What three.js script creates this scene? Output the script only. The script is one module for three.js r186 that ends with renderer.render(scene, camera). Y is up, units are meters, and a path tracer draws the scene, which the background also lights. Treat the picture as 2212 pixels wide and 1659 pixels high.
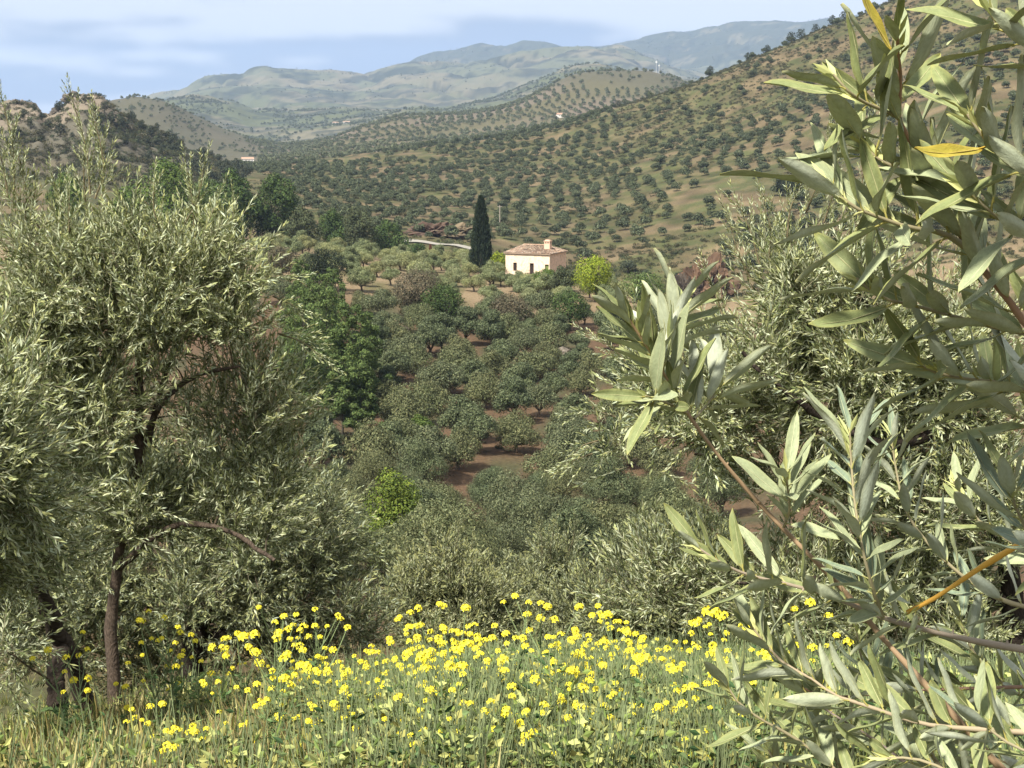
import * as THREE from 'three';
import { createNoise2D, createNoise3D } from 'simplex-noise';

// ---------------------------------------------------------------- camera, sky, sun, exposure
const FOV = 29.1, PITCH = 9.41 * Math.PI / 180, EYE = new THREE.Vector3(0, 1.6, 0);
const EXPOSURE = 2.05, SUN = 5.0, FOG = 7.0e-5;
const scene = new THREE.Scene();
const camera = new THREE.PerspectiveCamera(FOV, 4 / 3, 0.05, 30000);
camera.position.copy(EYE); camera.rotation.x = -PITCH;
const renderer = new THREE.WebGLRenderer({ antialias: true });
renderer.setSize(1024, 768);
renderer.toneMapping = THREE.LinearToneMapping;
renderer.toneMappingExposure = EXPOSURE;
renderer.shadowMap.enabled = true;
const sunDir = new THREE.Vector3(-0.36, 0.78, 0.50).normalize();      // towards the sun: high, behind the camera's left shoulder
const sun = new THREE.DirectionalLight(new THREE.Color(1.0, 0.96, 0.88), SUN);
sun.position.copy(sunDir).multiplyScalar(900); sun.target.position.set(0, 0, -250);
sun.position.add(sun.target.position); sun.castShadow = true; sun.shadow.radius = 9;
Object.assign(sun.shadow.camera, { left: -600, right: 600, top: 600, bottom: -600, near: 10, far: 2500 });
sun.shadow.mapSize.set(4096, 4096);
sun.name = 'sun'; scene.add(sun, sun.target);
scene.fog = new THREE.FogExp2(new THREE.Color(0.52, 0.70, 1.0), FOG);

function rngOf(seed) { let a = seed >>> 0; return () => { a = (a + 0x6D2B79F5) >>> 0; let t = a; t = Math.imul(t ^ (t >>> 15), t | 1); t ^= t + Math.imul(t ^ (t >>> 7), t | 61); return ((t ^ (t >>> 14)) >>> 0) / 4294967296; }; }
const rnd = rngOf(20240501);
const n2 = createNoise2D(rngOf(7)), n2b = createNoise2D(rngOf(77)), n3 = createNoise3D(rngOf(9));
const clamp = (x, a = 0, b = 1) => Math.min(b, Math.max(a, x)), lerp = (a, b, t) => a + (b - a) * t;
const sstep = (x, a, b) => { const t = clamp((x - a) / (b - a)); return t * t * (3 - 2 * t); };
const fbm = (f, x, y, o = 4) => { let s = 0, a = 0.5; for (let i = 0; i < o; i++) { s += a * f(x, y); x = x * 2.03 + 11.3; y = y * 2.03 - 7.1; a *= 0.5; } return s; };
const rr = (a, b, r = rnd) => a + (b - a) * r();

{ // layered cloud sky, blue-grey decks with pale breaks
  const W = 2048, H = 1024, data = new Float32Array(W * H * 4);
  for (let j = 0; j < H; j++) {
    const up = ((j + 0.5) / H - 0.5) * Math.PI, e = Math.max(0, up), y = Math.sin(e);
    for (let i = 0; i < W; i++) {
      const ro = ((i + 0.5) / W - 0.5) * 2 * Math.PI, cx = Math.cos(ro), cz = Math.sin(ro);
      const k = 1 / (y + 0.10), u = cx * k, v = cz * k;                     // a flat deck seen in perspective
      const big = fbm(n2, u * 0.55 + 3.1, v * 0.55 + 1.7, 5), fine = fbm(n2b, u * 1.6, v * 1.6, 5), streak = fbm(n2, cx * 3 + 5, y * 26 + cz * 3, 4);
      const el = e * 180 / Math.PI;
      let w = 0.22 + 0.9 * big + 0.62 * fine + 1.1 * streak;
      w += 0.95 * sstep(el, 3.5, 5.3) + 0.22 * (1 - sstep(el, 1.2, 2.4)) + 1.0 * sstep(cx, -0.02, 0.16) * sstep(el, 1.4, 2.8) * (1 - sstep(el, 12, 30));
      w = sstep(w, 0.0, 1.05);
      const low = 1 - sstep(el, 0.8, 2.3);
      const dark = [lerp(0.35, 0.47, low), lerp(0.44, 0.55, low), lerp(0.60, 0.69, low)], pale = [0.86, 0.91, 0.99];
      const o = (j * W + i) * 4, g = up < 0 ? 0.5 : 1;
      for (let c = 0; c < 3; c++) data[o + c] = lerp(dark[c], pale[c], w) * g / 2.0;
      data[o + 3] = 1;
    }
  }
  const t = new THREE.DataTexture(data, W, H, THREE.RGBAFormat, THREE.FloatType);
  t.mapping = THREE.EquirectangularReflectionMapping; t.magFilter = THREE.LinearFilter; t.minFilter = THREE.LinearFilter; t.needsUpdate = true;
  scene.background = t; scene.environment = t;
}

// ---------------------------------------------------------------- placing: a bearing and a dip below the horizon (read off the photograph at 2212 x 1659) with a distance give a point
const FL = 829.5 / Math.tan(FOV * Math.PI / 360), CP = Math.cos(PITCH), SP = Math.sin(PITCH);
function P(x, y, d) { const X = (x - 1106) / FL, Y = (829.5 - y) / FL, f = CP + Y * SP, u = Y * CP - SP, t = d / Math.hypot(X, f); return new THREE.Vector3(X * t, EYE.y + u * t, -f * t); }
function px(v) { const dx = v.x, dy = v.y - EYE.y, f = -v.z, zc = f * CP - dy * SP, yc = dy * CP + f * SP; return [1106 + FL * dx / zc, 829.5 - FL * yc / zc, zc]; }

// ---------------------------------------------------------------- naming and tagging
const taken = {};
function numbered(n) { const k = taken[n] = (taken[n] ?? -1) + 1; return k ? n + '_' + String(k).padStart(3, '0') : n; }
function tag(o, label, category, group) { o.userData.label = label; o.userData.category = category; if (group) o.userData.group = group; return o; }
function shade(o) { o.traverse((c) => { if (c.isMesh) { c.castShadow = true; c.receiveShadow = true; } }); return o; }
function addThing(o, name, label, category, group) { o.name = numbered(name); tag(o, label, category, group); scene.add(shade(o)); return o; }
function struct(o, name, kind = 'structure') { o.name = numbered(name); o.userData.kind = kind; scene.add(shade(o)); return o; }
const ONES = ['', 'first', 'second', 'third', 'fourth', 'fifth', 'sixth', 'seventh', 'eighth', 'ninth', 'tenth', 'eleventh', 'twelfth', 'thirteenth', 'fourteenth', 'fifteenth', 'sixteenth', 'seventeenth', 'eighteenth', 'nineteenth'];
const TENS = ['', '', 'twent', 'thirt', 'fort', 'fift', 'sixt', 'sevent', 'eight', 'ninet'];
function ord(n) { return n < 20 ? ONES[n] : n % 10 ? TENS[Math.floor(n / 10)] + 'y-' + ONES[n % 10] : TENS[n / 10] + 'ieth'; }
// things of one zone, told apart by their row (near to far) and their place in it from the left
function labelRows(list, make) {
  const rows = new Map();
  for (const o of list) { const k = o.userData.row; if (!rows.has(k)) rows.set(k, []); rows.get(k).push(o); }
  [...rows.keys()].sort((a, b) => a - b).forEach((k, ri) => {
    rows.get(k).sort((a, b) => Math.atan2(a.position.x, -a.position.z) - Math.atan2(b.position.x, -b.position.z)).forEach((o, i) => { o.userData.label = make(ord(i + 1), ord(ri + 1), o); });
  });
  for (const o of list) delete o.userData.row;
}

// ---------------------------------------------------------------- mesh builder
class MB {
  constructor() { this.p = []; this.c = []; this.i = []; this.uv = []; }
  v(x, y, z, c) { this.p.push(x, y, z); this.c.push(c[0], c[1], c[2]); return this.p.length / 3 - 1; }
  tri(a, b, c) { this.i.push(a, b, c); }
  quad(a, b, c, d) { this.i.push(a, b, c, a, c, d); }
  kite(base, dir, side, len, wid, c, bend = 0.12) {          // a small leaf: base, two shoulders, tip
    const m = len * 0.45, nx = dir.y * side.z - dir.z * side.y, ny = dir.z * side.x - dir.x * side.z, nz = dir.x * side.y - dir.y * side.x, w = wid / 2, b = bend * len;
    const c2 = [c[0] * 1.06, c[1] * 1.06, c[2] * 1.06];
    const a = this.v(base.x, base.y, base.z, c);
    const l = this.v(base.x + dir.x * m + side.x * w - nx * b * .2, base.y + dir.y * m + side.y * w - ny * b * .2, base.z + dir.z * m + side.z * w - nz * b * .2, c);
    const t = this.v(base.x + dir.x * len - nx * b, base.y + dir.y * len - ny * b, base.z + dir.z * len - nz * b, c2);
    const r = this.v(base.x + dir.x * m - side.x * w - nx * b * .2, base.y + dir.y * m - side.y * w - ny * b * .2, base.z + dir.z * m - side.z * w - nz * b * .2, c);
    this.i.push(a, l, t, a, t, r);
  }
  tube(pts, radii, sides, col, cap = true) {
    const n = pts.length, T = new THREE.Vector3(), N = new THREE.Vector3(1, 0, 0), B = new THREE.Vector3(); let prev = -1;
    for (let k = 0; k < n; k++) {
      T.subVectors(pts[Math.min(n - 1, k + 1)], pts[Math.max(0, k - 1)]).normalize();
      N.addScaledVector(T, -N.dot(T)); if (N.lengthSq() < 1e-6) N.set(0, 0, 1).addScaledVector(T, -T.z); N.normalize(); B.crossVectors(T, N);
      const start = this.p.length / 3;
      for (let s = 0; s < sides; s++) { const a = s / sides * 2 * Math.PI, r = radii[k] * (1 + 0.12 * Math.sin(a * 2 + k * 0.9)), x = Math.cos(a) * r, y = Math.sin(a) * r; this.v(pts[k].x + N.x * x + B.x * y, pts[k].y + N.y * x + B.y * y, pts[k].z + N.z * x + B.z * y, col); }
      if (prev >= 0) for (let s = 0; s < sides; s++) { const s2 = (s + 1) % sides; this.quad(prev + s, start + s, start + s2, prev + s2); }
      prev = start;
    }
    if (cap) { const e = this.v(pts[n - 1].x, pts[n - 1].y, pts[n - 1].z, col); for (let s = 0; s < sides; s++) this.tri(prev + s, e, prev + (s + 1) % sides); }
  }
  box(x0, x1, y0, y1, z0, z1, c) {
    const q = (a, b, d, e) => { const s = [a, b, d, e].map((k) => this.v(k & 1 ? x1 : x0, k & 2 ? y1 : y0, k & 4 ? z1 : z0, c)); this.quad(...s); };
    q(4, 5, 7, 6); q(1, 0, 2, 3); q(5, 1, 3, 7); q(0, 4, 6, 2); q(6, 7, 3, 2); q(0, 1, 5, 4);
  }
  geo(smooth = false, uvs = 0) {
    const g = new THREE.BufferGeometry();
    g.setAttribute('position', new THREE.Float32BufferAttribute(this.p, 3)); g.setAttribute('color', new THREE.Float32BufferAttribute(this.c, 3)); g.setIndex(this.i);
    if (uvs) { const u = []; for (let k = 0; k < this.p.length; k += 3) u.push((this.p[k] + this.p[k + 2] * 0.7) * uvs, this.p[k + 1] * uvs * 0.5); g.setAttribute('uv', new THREE.Float32BufferAttribute(u, 2)); }
    if (smooth) g.computeVertexNormals();
    return g;
  }
}
function noiseTex(size, f, cs) { const d = new Uint8Array(size * size * 4); for (let j = 0; j < size; j++) for (let i = 0; i < size; i++) { const c = f(i / size, j / size); for (let k = 0; k < 3; k++) d[(j * size + i) * 4 + k] = clamp(c[k]) * 255; d[(j * size + i) * 4 + 3] = 255; } const t = new THREE.DataTexture(d, size, size); t.wrapS = t.wrapT = THREE.RepeatWrapping; t.magFilter = THREE.LinearFilter; if (cs) t.colorSpace = THREE.SRGBColorSpace; t.needsUpdate = true; return t; }
const tile = (u, v, s, o = 4) => { const a = u * 2 * Math.PI, b = v * 2 * Math.PI; let r = 0, amp = 0.5; for (let i = 0; i < o; i++) { r += amp * n3(Math.cos(a) * s + Math.cos(b) * s * 0.77, Math.sin(a) * s + i * 9, Math.sin(b) * s + Math.cos(b) * s * 0.3); s *= 2; amp *= 0.5; } return r; };
const soilTex = noiseTex(512, (u, v) => { const a = 0.78 + 0.34 * tile(u, v, 2.2, 5) + 0.12 * (rnd() - 0.5); return [a, a, a * 0.97]; });
const barkTex = noiseTex(256, (u, v) => { const a = 0.72 + 0.55 * tile(u, v, 2.5, 5) + 0.25 * Math.abs(tile(u * 1, v, 1.1, 3)); return [a, a * 0.97, a * 0.93]; });
const leafTex = noiseTex(256, (u, v) => { const a = 0.90 + 0.16 * tile(u, v, 2.0, 5) + 0.16 * (rnd() - 0.5) + (rnd() < 0.004 ? 0.3 : 0); return [a, a, a * 0.98]; });
const mat = (o) => new THREE.MeshPhysicalMaterial({ specularIntensity: 0.25, vertexColors: true, roughness: 0.9, ...o });
const M = {
  soil: mat({ map: soilTex, roughness: 1 }),
  leaf: new THREE.MeshPhysicalMaterial({ vertexColors: true, roughness: 0.85, transmission: 0.16, thickness: 0, specularIntensity: 0.3, side: THREE.DoubleSide }),
  far: mat({ roughness: 0.95, side: THREE.DoubleSide }),
  bark: mat({ roughness: 0.95, map: barkTex, bumpMap: barkTex, bumpScale: 0.006 }),
  petal: new THREE.MeshPhysicalMaterial({ vertexColors: true, roughness: 0.7, side: THREE.DoubleSide }),
  herb: mat({ roughness: 0.75, side: THREE.DoubleSide }),
  stone: mat({ roughness: 0.95 }),
};

// ---------------------------------------------------------------- terrain: one height field whose ridges and hollows follow the valley
function pchip(xs, ys) {
  const n = xs.length, h = [], dl = [], m = new Array(n);
  for (let i = 0; i < n - 1; i++) { h[i] = Math.max(1e-9, xs[i + 1] - xs[i]); dl[i] = (ys[i + 1] - ys[i]) / h[i]; }
  m[0] = dl[0]; m[n - 1] = dl[n - 2];
  for (let i = 1; i < n - 1; i++) { if (dl[i - 1] * dl[i] <= 0) m[i] = 0; else { const a = 2 * h[i] + h[i - 1], b = h[i] + 2 * h[i - 1]; m[i] = (a + b) / (a / dl[i - 1] + b / dl[i]); } }
  return (x) => {
    if (x <= xs[0]) return ys[0]; if (x >= xs[n - 1]) return ys[n - 1];
    let lo = 0, hi = n - 1; while (hi - lo > 1) { const k = (lo + hi) >> 1; if (xs[k] > x) hi = k; else lo = k; }
    const t = (x - xs[lo]) / h[lo], t2 = t * t, t3 = t2 * t;
    return ys[lo] * (2 * t3 - 3 * t2 + 1) + m[lo] * h[lo] * (t3 - 2 * t2 + t) + ys[lo + 1] * (-2 * t3 + 3 * t2) + m[lo + 1] * h[lo] * (t3 - t2);
  };
}
// each line: distance, then [bearing, dip] pairs as read at 2212 x 1659, optionally with a distance of its own
const LINES = [
  [60, [0, 1290], [700, 1310], [1100, 1320], [1500, 1310], [2212, 1280]],
  [95, [0, 1200], [600, 1215], [1100, 1230], [1500, 1220], [2212, 1150]],
  [130, [0, 1040], [600, 1050], [1100, 1065], [1500, 1055], [2212, 980]],
  [165, [0, 880], [600, 890], [1100, 905], [1500, 905], [2212, 850]],
  [205, [0, 740], [600, 750], [850, 765], [1100, 780], [1500, 790], [2212, 740]],
  [243, [0, 625], [600, 640], [850, 665], [1100, 680], [1500, 705], [2212, 660]],
  [262, [0, 600], [600, 600], [850, 632], [1100, 648], [1400, 668], [1500, 690], [2212, 640]],
  [305, [0, 560], [600, 560], [850, 585], [1100, 605], [1300, 625], [1500, 680], [2212, 620]],
  [345, [0, 535], [600, 540], [850, 562], [1100, 585], [1300, 640], [1500, 690], [2212, 600]],
  [395, [0, 540], [600, 552], [850, 570], [1000, 575], [1200, 628], [1500, 650], [1800, 600], [2212, 540]],
  [450, [0, 480], [600, 495], [900, 522], [1000, 528], [1200, 560], [1500, 545], [1800, 500], [2212, 430]],
  [550, [0, 405], [500, 425], [700, 440], [900, 455], [1200, 470], [1500, 420], [1800, 370], [2212, 280]],
  [750, [-60, 236], [0, 228], [50, 224], [75, 228], [100, 252], [130, 232], [165, 211], [190, 206], [215, 213], [250, 240], [300, 275], [360, 305], [420, 335], [480, 358], [540, 378], [700, 390], [900, 385], [1200, 355], [1500, 285], [1800, 190], [2212, 70]],
  [950, [0, 330], [300, 350], [500, 362], [700, 348], [900, 322], [1050, 303], [1150, 286], [1300, 244], [1400, 212], [1500, 178], [1600, 137], [1750, 76], [1850, 40], [1950, -5], [2212, -110], [2500, -230]],
  [1150, [0, 345], [500, 355], [700, 340], [900, 322], [1050, 312], [1150, 302], [1300, 275], [1500, 225], [1750, 130], [1950, 60], [2212, -20]],
  [1420, [0, 330], [300, 325], [480, 340], [600, 340], [700, 320], [900, 300], [1050, 285], [1200, 272], [1300, 262], [1500, 250], [1800, 200], [2212, 150]],
  [1850, [-400, 290], [0, 280], [180, 252], [235, 218], [262, 214], [300, 208], [345, 216], [420, 250], [500, 284], [560, 306], [620, 314], [700, 304], [760, 284], [820, 263], [880, 250], [1000, 246], [1060, 238], [1110, 224], [1180, 193], [1240, 162], [1300, 154], [1380, 154], [1440, 163], [1480, 180], [1600, 215], [1800, 230], [2212, 220]],
  [2300, [0, 310], [300, 285], [420, 300], [560, 322], [620, 320], [760, 315], [900, 290], [1100, 270], [1250, 235], [1400, 225], [1600, 240], [2212, 240]],
  [3000, [0, 290], [300, 272], [420, 268], [560, 282], [700, 268], [800, 255], [880, 236], [920, 232], [960, 240], [1100, 240], [1250, 215], [1400, 210], [1600, 220], [2212, 230]],
  [3700, [-60, 214], [0, 219], [45, 236], [200, 270], [340, 222], [380, 212], [430, 206], [500, 220], [560, 240], [640, 242], [760, 236], [860, 245], [940, 240], [1000, 226], [1080, 205], [1150, 172], [1200, 152], [1250, 143], [1300, 143], [1350, 150], [1400, 158], [1450, 165], [1600, 200], [1800, 220], [2212, 240]],
  [4500, [0, 280], [340, 245], [430, 232], [560, 236], [700, 232], [860, 234], [1000, 228], [1150, 200], [1300, 180], [1450, 182], [1600, 205], [2212, 220]],
  [6500, [0, 275], [300, 219], [345, 212], [400, 195], [460, 175], [540, 162], [610, 157], [680, 163], [750, 166], [820, 156], [870, 142], [940, 134], [1050, 122], [1150, 110], [1260, 105], [1330, 106], [1400, 125], [1480, 152], [1600, 170], [1800, 180], [2212, 190]],
  [7500, [0, 280], [345, 232], [610, 190], [870, 172], [1050, 150], [1260, 132], [1330, 130], [1480, 150], [1600, 140], [1800, 130], [2212, 130]],
  [9000, [0, 285], [345, 235], [700, 200], [880, 143], [905, 130], [950, 117], [1000, 110], [1040, 102], [1090, 104], [1140, 91], [1180, 92], [1225, 103], [1250, 98], [1330, 88], [1400, 82], [1480, 72], [1560, 58], [1620, 50], [1700, 44], [1780, 36], [1830, 31], [2000, 15], [2212, 5]],
  [12500, [0, 300], [1106, 296], [2212, 298]],
].map(([d, ...pts]) => {
  const az = [], h = [];
  for (const [x, y] of pts) { const v = P(x, y, d); az.push(Math.atan2(v.x, -v.z)); h.push(v.y); }
  const mean = (h[0] + h[h.length - 1]) / 2;
  return { d, h: pchip([-Math.PI, -1.1, ...az, 1.1, Math.PI], [mean, h[0], ...h, h[h.length - 1], mean]) };
});
const NEAR = [[0, 0], [2, -0.12], [4, -0.42], [5, -0.68], [7, -1.34], [9.5, -2.15], [11, -2.9], [14, -4.6], [22, -8.6], [35, -14.2]];
const DS = [...NEAR.map((n) => n[0]), ...LINES.map((l) => l.d)];
function profile(az) { return pchip(DS, [...NEAR.map((n) => n[1] + (n[0] ? 0.05 * n[0] * Math.sin(az) * (n[0] > 12 ? 0.6 : 1) : 0)), ...LINES.map((l) => l.h(az))]); }
const leftHill = (az, d) => sstep(d, 520, 640) * (1 - sstep(d, 900, 1050)) * (1 - sstep(az, -0.215, -0.165));
function relief(x, z, d, az) {
  let r = 0.05 * sstep(d, 1, 4) * n2(x / 1.3, z / 1.3) + 0.35 * sstep(d, 12, 60) * n2(x / 14, z / 14);
  r += 2.4 * sstep(d, 380, 700) * fbm(n2b, x / 90, z / 90, 4);
  r += 13 * sstep(d, 1200, 3000) * fbm(n2, x / 420, z / 420, 4) + 46 * sstep(d, 4200, 6500) * (fbm(n2b, x / 1500, z / 1500, 5)) - 34 * sstep(d, 2600, 5200) * (1 - sstep(d, 8200, 9000) * 0.6) * Math.pow(1 - Math.abs(fbm(n2, x / 620 + 8, z / 900, 4)) * 2, 3);
  const k = leftHill(az, d);
  if (k > 0) r += k * (7 * Math.abs(fbm(n2, x / 46, z / 46, 5)) - 1.6 + 3.5 * Math.max(0, fbm(n2b, x / 17, z / 17, 3)));
  return r;
}
function H(x, z) { const d = Math.hypot(x, z), az = Math.atan2(x, -z); return profile(az)(d) + relief(x, z, d, az); }
const onGround = (x, z, dy = 0) => new THREE.Vector3(x, H(x, z) + dy, z);
function atAz(x, d) { const v = P(x, 700, 1), a = Math.atan2(v.x, -v.z); return onGround(Math.sin(a) * d, -Math.cos(a) * d); }   // ground at a bearing and a distance

const mixc = (a, b, t) => [lerp(a[0], b[0], t), lerp(a[1], b[1], t), lerp(a[2], b[2], t)];
const SOIL = { red: [0.125, 0.078, 0.046], tan: [0.245, 0.178, 0.106], dry: [0.135, 0.117, 0.055], green: [0.082, 0.095, 0.034], drab: [0.075, 0.072, 0.036], rock: [0.225, 0.182, 0.135], grey: [0.14, 0.122, 0.10], scrub: [0.095, 0.088, 0.056], field: [0.155, 0.125, 0.088], mount: [0.125, 0.13, 0.078], straw: [0.175, 0.155, 0.10], bush: [0.04, 0.048, 0.034] };
function groundColour(x, z, d, az, q) {
  const a = fbm(n2, x / 11, z / 11, 4), b = fbm(n2b, x / 45, z / 45, 4), c = fbm(n2, x / 190 + 4, z / 190, 4), e = fbm(n2b, x / 900, z / 900, 5), f = fbm(n2, x / 320, z / 320, 5);
  const sp = fbm(n2b, x / 70, z / 70, 3), sq = fbm(n2, x / 26, z / 26, 2);
  let col = mixc(SOIL.drab, SOIL.green, 0.5 + 0.7 * fbm(n2, x / 1.7, z / 1.7, 3));
  if (d > 10) col = mixc(col, mixc(SOIL.red, SOIL.drab, sstep(a, -0.05, 0.35)), sstep(d, 30, 62));
  if (d > 230) col = mixc(col, mixc(SOIL.tan, SOIL.dry, sstep(a, -0.1, 0.25)), sstep(d, 235, 262));
  if (d > 370) {
    const bare = sstep(b + 0.35 * c, -0.02, 0.30), hill = mixc(mixc(SOIL.dry, SOIL.green, sstep(a, -0.2, 0.2) * 0.8), mixc(SOIL.tan, SOIL.red, 0.30 + 0.4 * a), bare * 0.7);
    for (let k = 0; k < 3; k++) hill[k] *= 0.80 + 0.5 * sq;
    col = mixc(col, hill, sstep(d, 375, 430));
    col = mixc(col, SOIL.scrub, 0.85 * sstep(q[0], 1300, 1500) * sstep(q[1] - 0.0, 1e9, 1e9 + 1));
    const k = leftHill(az, d);
    if (k > 0) col = mixc(col, mixc(SOIL.rock, mixc(SOIL.grey, SOIL.scrub, 0.55), sstep(q[1] + 70 * b + 40 * a, 236, 285)), k);
  }
  if (d > 1000) {
    const fieldy = sstep(f + 0.2 * c, -0.15, 0.15), up = mixc(mixc(SOIL.dry, SOIL.scrub, 0.4), SOIL.field, fieldy);
    let mid = mixc(up, SOIL.scrub, 0.75 * sstep(-q[1] + 30 * c, -205, -185) * sstep(q[0], 1080, 1160) + 0.8 * (1 - sstep(q[0], 540, 640)));
    col = mixc(col, mid, sstep(d, 1020, 1250));
  }
  if (d > 2200) {
    let m = mixc(mixc(SOIL.mount, SOIL.green, 0.45), SOIL.straw, sstep(f + 0.5 * e, -0.02, 0.32));
    m = mixc(m, SOIL.bush, 0.75 * sstep(c + 0.6 * f, 0.06, 0.34));
    m = mixc(m, SOIL.bush, 0.7 * sstep(sp + 0.3 * sq, 0.08, 0.3));
    col = mixc(col, m, sstep(d, 2200, 2600));
  }
  if (d > 4800) {
    let m = mixc(SOIL.mount, SOIL.straw, sstep(e + 0.35 * f, -0.12, 0.25));
    m = mixc(m, SOIL.bush, 0.8 * sstep(f + 0.4 * c - 0.2 * e, 0.03, 0.26));
    if (d > 7600) m = mixc(mixc(SOIL.bush, SOIL.mount, 0.35), SOIL.straw, 0.8 * sstep(f + 0.3 * e, 0.22, 0.36));
    m = mixc(m, SOIL.bush, 0.75 * sstep(sp + 0.5 * f - 0.3 * e, 0.10, 0.36));
    col = mixc(col, m, sstep(d, 4800, 5600));
  }
  return col;
}
{
  const azs = [], NI = 520, NO = 96, A = 0.43;
  for (let i = 0; i <= NI; i++) azs.push(-A + 2 * A * i / NI);
  for (let i = 1; i < NO; i++) azs.push(A + (2 * Math.PI - 2 * A) * i / NO);
  const rings = [0.25]; for (const [n, to] of [[200, 380], [520, 9300], [16, 12500]]) { const a = rings[rings.length - 1], k = Math.pow(to / a, 1 / n); for (let i = 1; i <= n; i++) rings.push(a * Math.pow(k, i)); }
  const NC = azs.length, pos = new Float32Array(rings.length * NC * 3), colr = new Float32Array(pos.length), uv = new Float32Array(rings.length * NC * 2);
  azs.forEach((az0, ci) => {
    const az = az0 > Math.PI ? az0 - 2 * Math.PI : az0, pr = profile(az), s = Math.sin(az), c = Math.cos(az);
    rings.forEach((d, ri) => {
      const x = s * d, z = -c * d, y = pr(d) + relief(x, z, d, az), k = ri * NC + ci;
      pos.set([x, y, z], k * 3); uv.set([x / 7, z / 7], k * 2);
      const q = Math.abs(az) < 1.2 ? px({ x, y, z }) : [az > 0 ? 2300 : -100, 300];
      colr.set(groundColour(x, z, d, az, q), k * 3);
    });
  });
  const norm = new Float32Array(pos.length);
  const whole = new THREE.BufferGeometry(); whole.setAttribute('position', new THREE.BufferAttribute(pos, 3));
  const idx = (r0, r1) => { const o = []; for (let r = r0; r < r1; r++) for (let c = 0; c < NC; c++) { const c2 = (c + 1) % NC, a = r * NC + c, b = r * NC + c2, e = (r + 1) * NC + c, f = (r + 1) * NC + c2; o.push(a, b, f, a, f, e); } return o; };
  whole.setIndex(idx(0, rings.length - 1)); whole.computeVertexNormals();
  norm.set(whole.attributes.normal.array);
  const cut = (d) => rings.findIndex((r) => r >= d), R = [0, cut(365), cut(2300), rings.length - 1];
  ['ground', 'hills', 'mountains'].forEach((name, k) => {
    const r0 = R[k], r1 = R[k + 1], g = new THREE.BufferGeometry(), sl = (a, n) => a.slice(r0 * NC * n, (r1 + 1) * NC * n);
    g.setAttribute('position', new THREE.BufferAttribute(sl(pos, 3), 3)); g.setAttribute('normal', new THREE.BufferAttribute(sl(norm, 3), 3));
    g.setAttribute('color', new THREE.BufferAttribute(sl(colr, 3), 3)); g.setAttribute('uv', new THREE.BufferAttribute(sl(uv, 2), 2));
    g.setIndex(idx(0, r1 - r0));
    if (k === 0) { const e = g.index.array, c = []; for (let i = 0; i < NC; i++) c.push(i); }
    struct(new THREE.Mesh(g, M.soil), name);
  });
}

// ---------------------------------------------------------------- foliage
const V = (x, y, z) => new THREE.Vector3(x, y, z);
function dirRand(r, out) { let x, y, z, l; do { x = r() * 2 - 1; y = r() * 2 - 1; z = r() * 2 - 1; l = x * x + y * y + z * z; } while (l > 1 || l < 1e-4); l = Math.sqrt(l); return (out ?? V()).set(x / l, y / l, z / l); }
function sideOf(dir, r) { const s = dirRand(r); s.addScaledVector(dir, -s.dot(dir)); return s.normalize(); }
const vary = (c, r, k = 0.2) => { const s = 1 + (r() * 2 - 1) * k, w = (r() * 2 - 1) * k * 0.3; return [c[0] * s * (1 + w), c[1] * s, c[2] * s * (1 - w)]; };
const OLIVE = { top: [0.105, 0.118, 0.052], pale: [0.25, 0.268, 0.165], young: [0.235, 0.235, 0.105] };
const BARK = [0.115, 0.088, 0.066];

// crown of lobes, filled with leaf sprays; for trees seen from afar
function lobedCrown(r, lobes, n, len, wid, cols, o = {}) {
  const b = new MB(), v = V(), d = V(), up = o.up ?? 0.45, w = lobes.map((l) => l[3] * l[3]), sum = w.reduce((a, c) => a + c, 0);
  const tint = lobes.map(() => 1 + (r() - 0.5) * 0.3);
  let made = 0, tries = 0;
  while (made < n && tries++ < n * 6) {
    let t = r() * sum, k = 0; while (t > w[k] && k < w.length - 1) t -= w[k++];
    const L = lobes[k]; dirRand(r, v);
    if (v.y < -0.35 && r() < 0.55) continue;
    const rad = L[3] * (0.62 + 0.42 * Math.sqrt(r())) * (1 + 0.26 * n3(v.x * 2.6 + k * 5, v.y * 2.6, v.z * 2.6));
    const pt = V(L[0] + v.x * rad, L[1] + v.y * rad * (o.flat ?? 0.85), L[2] + v.z * rad);
    if (lobes.some((q, j) => j !== k && Math.hypot(pt.x - q[0], pt.y - q[1], pt.z - q[2]) < q[3] * 0.55)) continue;
    const N = dirRand(r).multiplyScalar(0.62).add(v).normalize(); dirRand(r, d); d.y += up * 1.6; d.addScaledVector(v, 0.35); d.addScaledVector(N, -d.dot(N)).normalize(); const sd = N.clone().cross(d);
    const c = vary(cols[Math.floor(r() * cols.length)], r, 0.22), s = tint[k], l = len * rr(0.7, 1.3, r);
    b.kite(pt, d, sd, l, wid * rr(0.7, 1.25, r), [c[0] * s, c[1] * s, c[2] * s], 0.15);
    made++;
  }
  return b.geo();
}
function oliveLobes(r, w = 2.3, h = 3.6) {
  const out = [], n = 5 + Math.floor(r() * 4);
  for (let i = 0; i < n; i++) { const a = i / n * 2 * Math.PI + r() * 0.7, q = w * rr(0.42, 0.66, r), s = w * rr(0.36, 0.52, r); out.push([Math.cos(a) * q, h * rr(0.42, 0.68, r), Math.sin(a) * q, s]); }
  for (let i = 0; i < 4; i++) { const a = r() * 6.28, q = w * rr(0.05, 0.4, r), s = w * rr(0.34, 0.46, r); out.push([Math.cos(a) * q, h * rr(0.7, 0.9, r), Math.sin(a) * q, s]); }
  return out;
}
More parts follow.
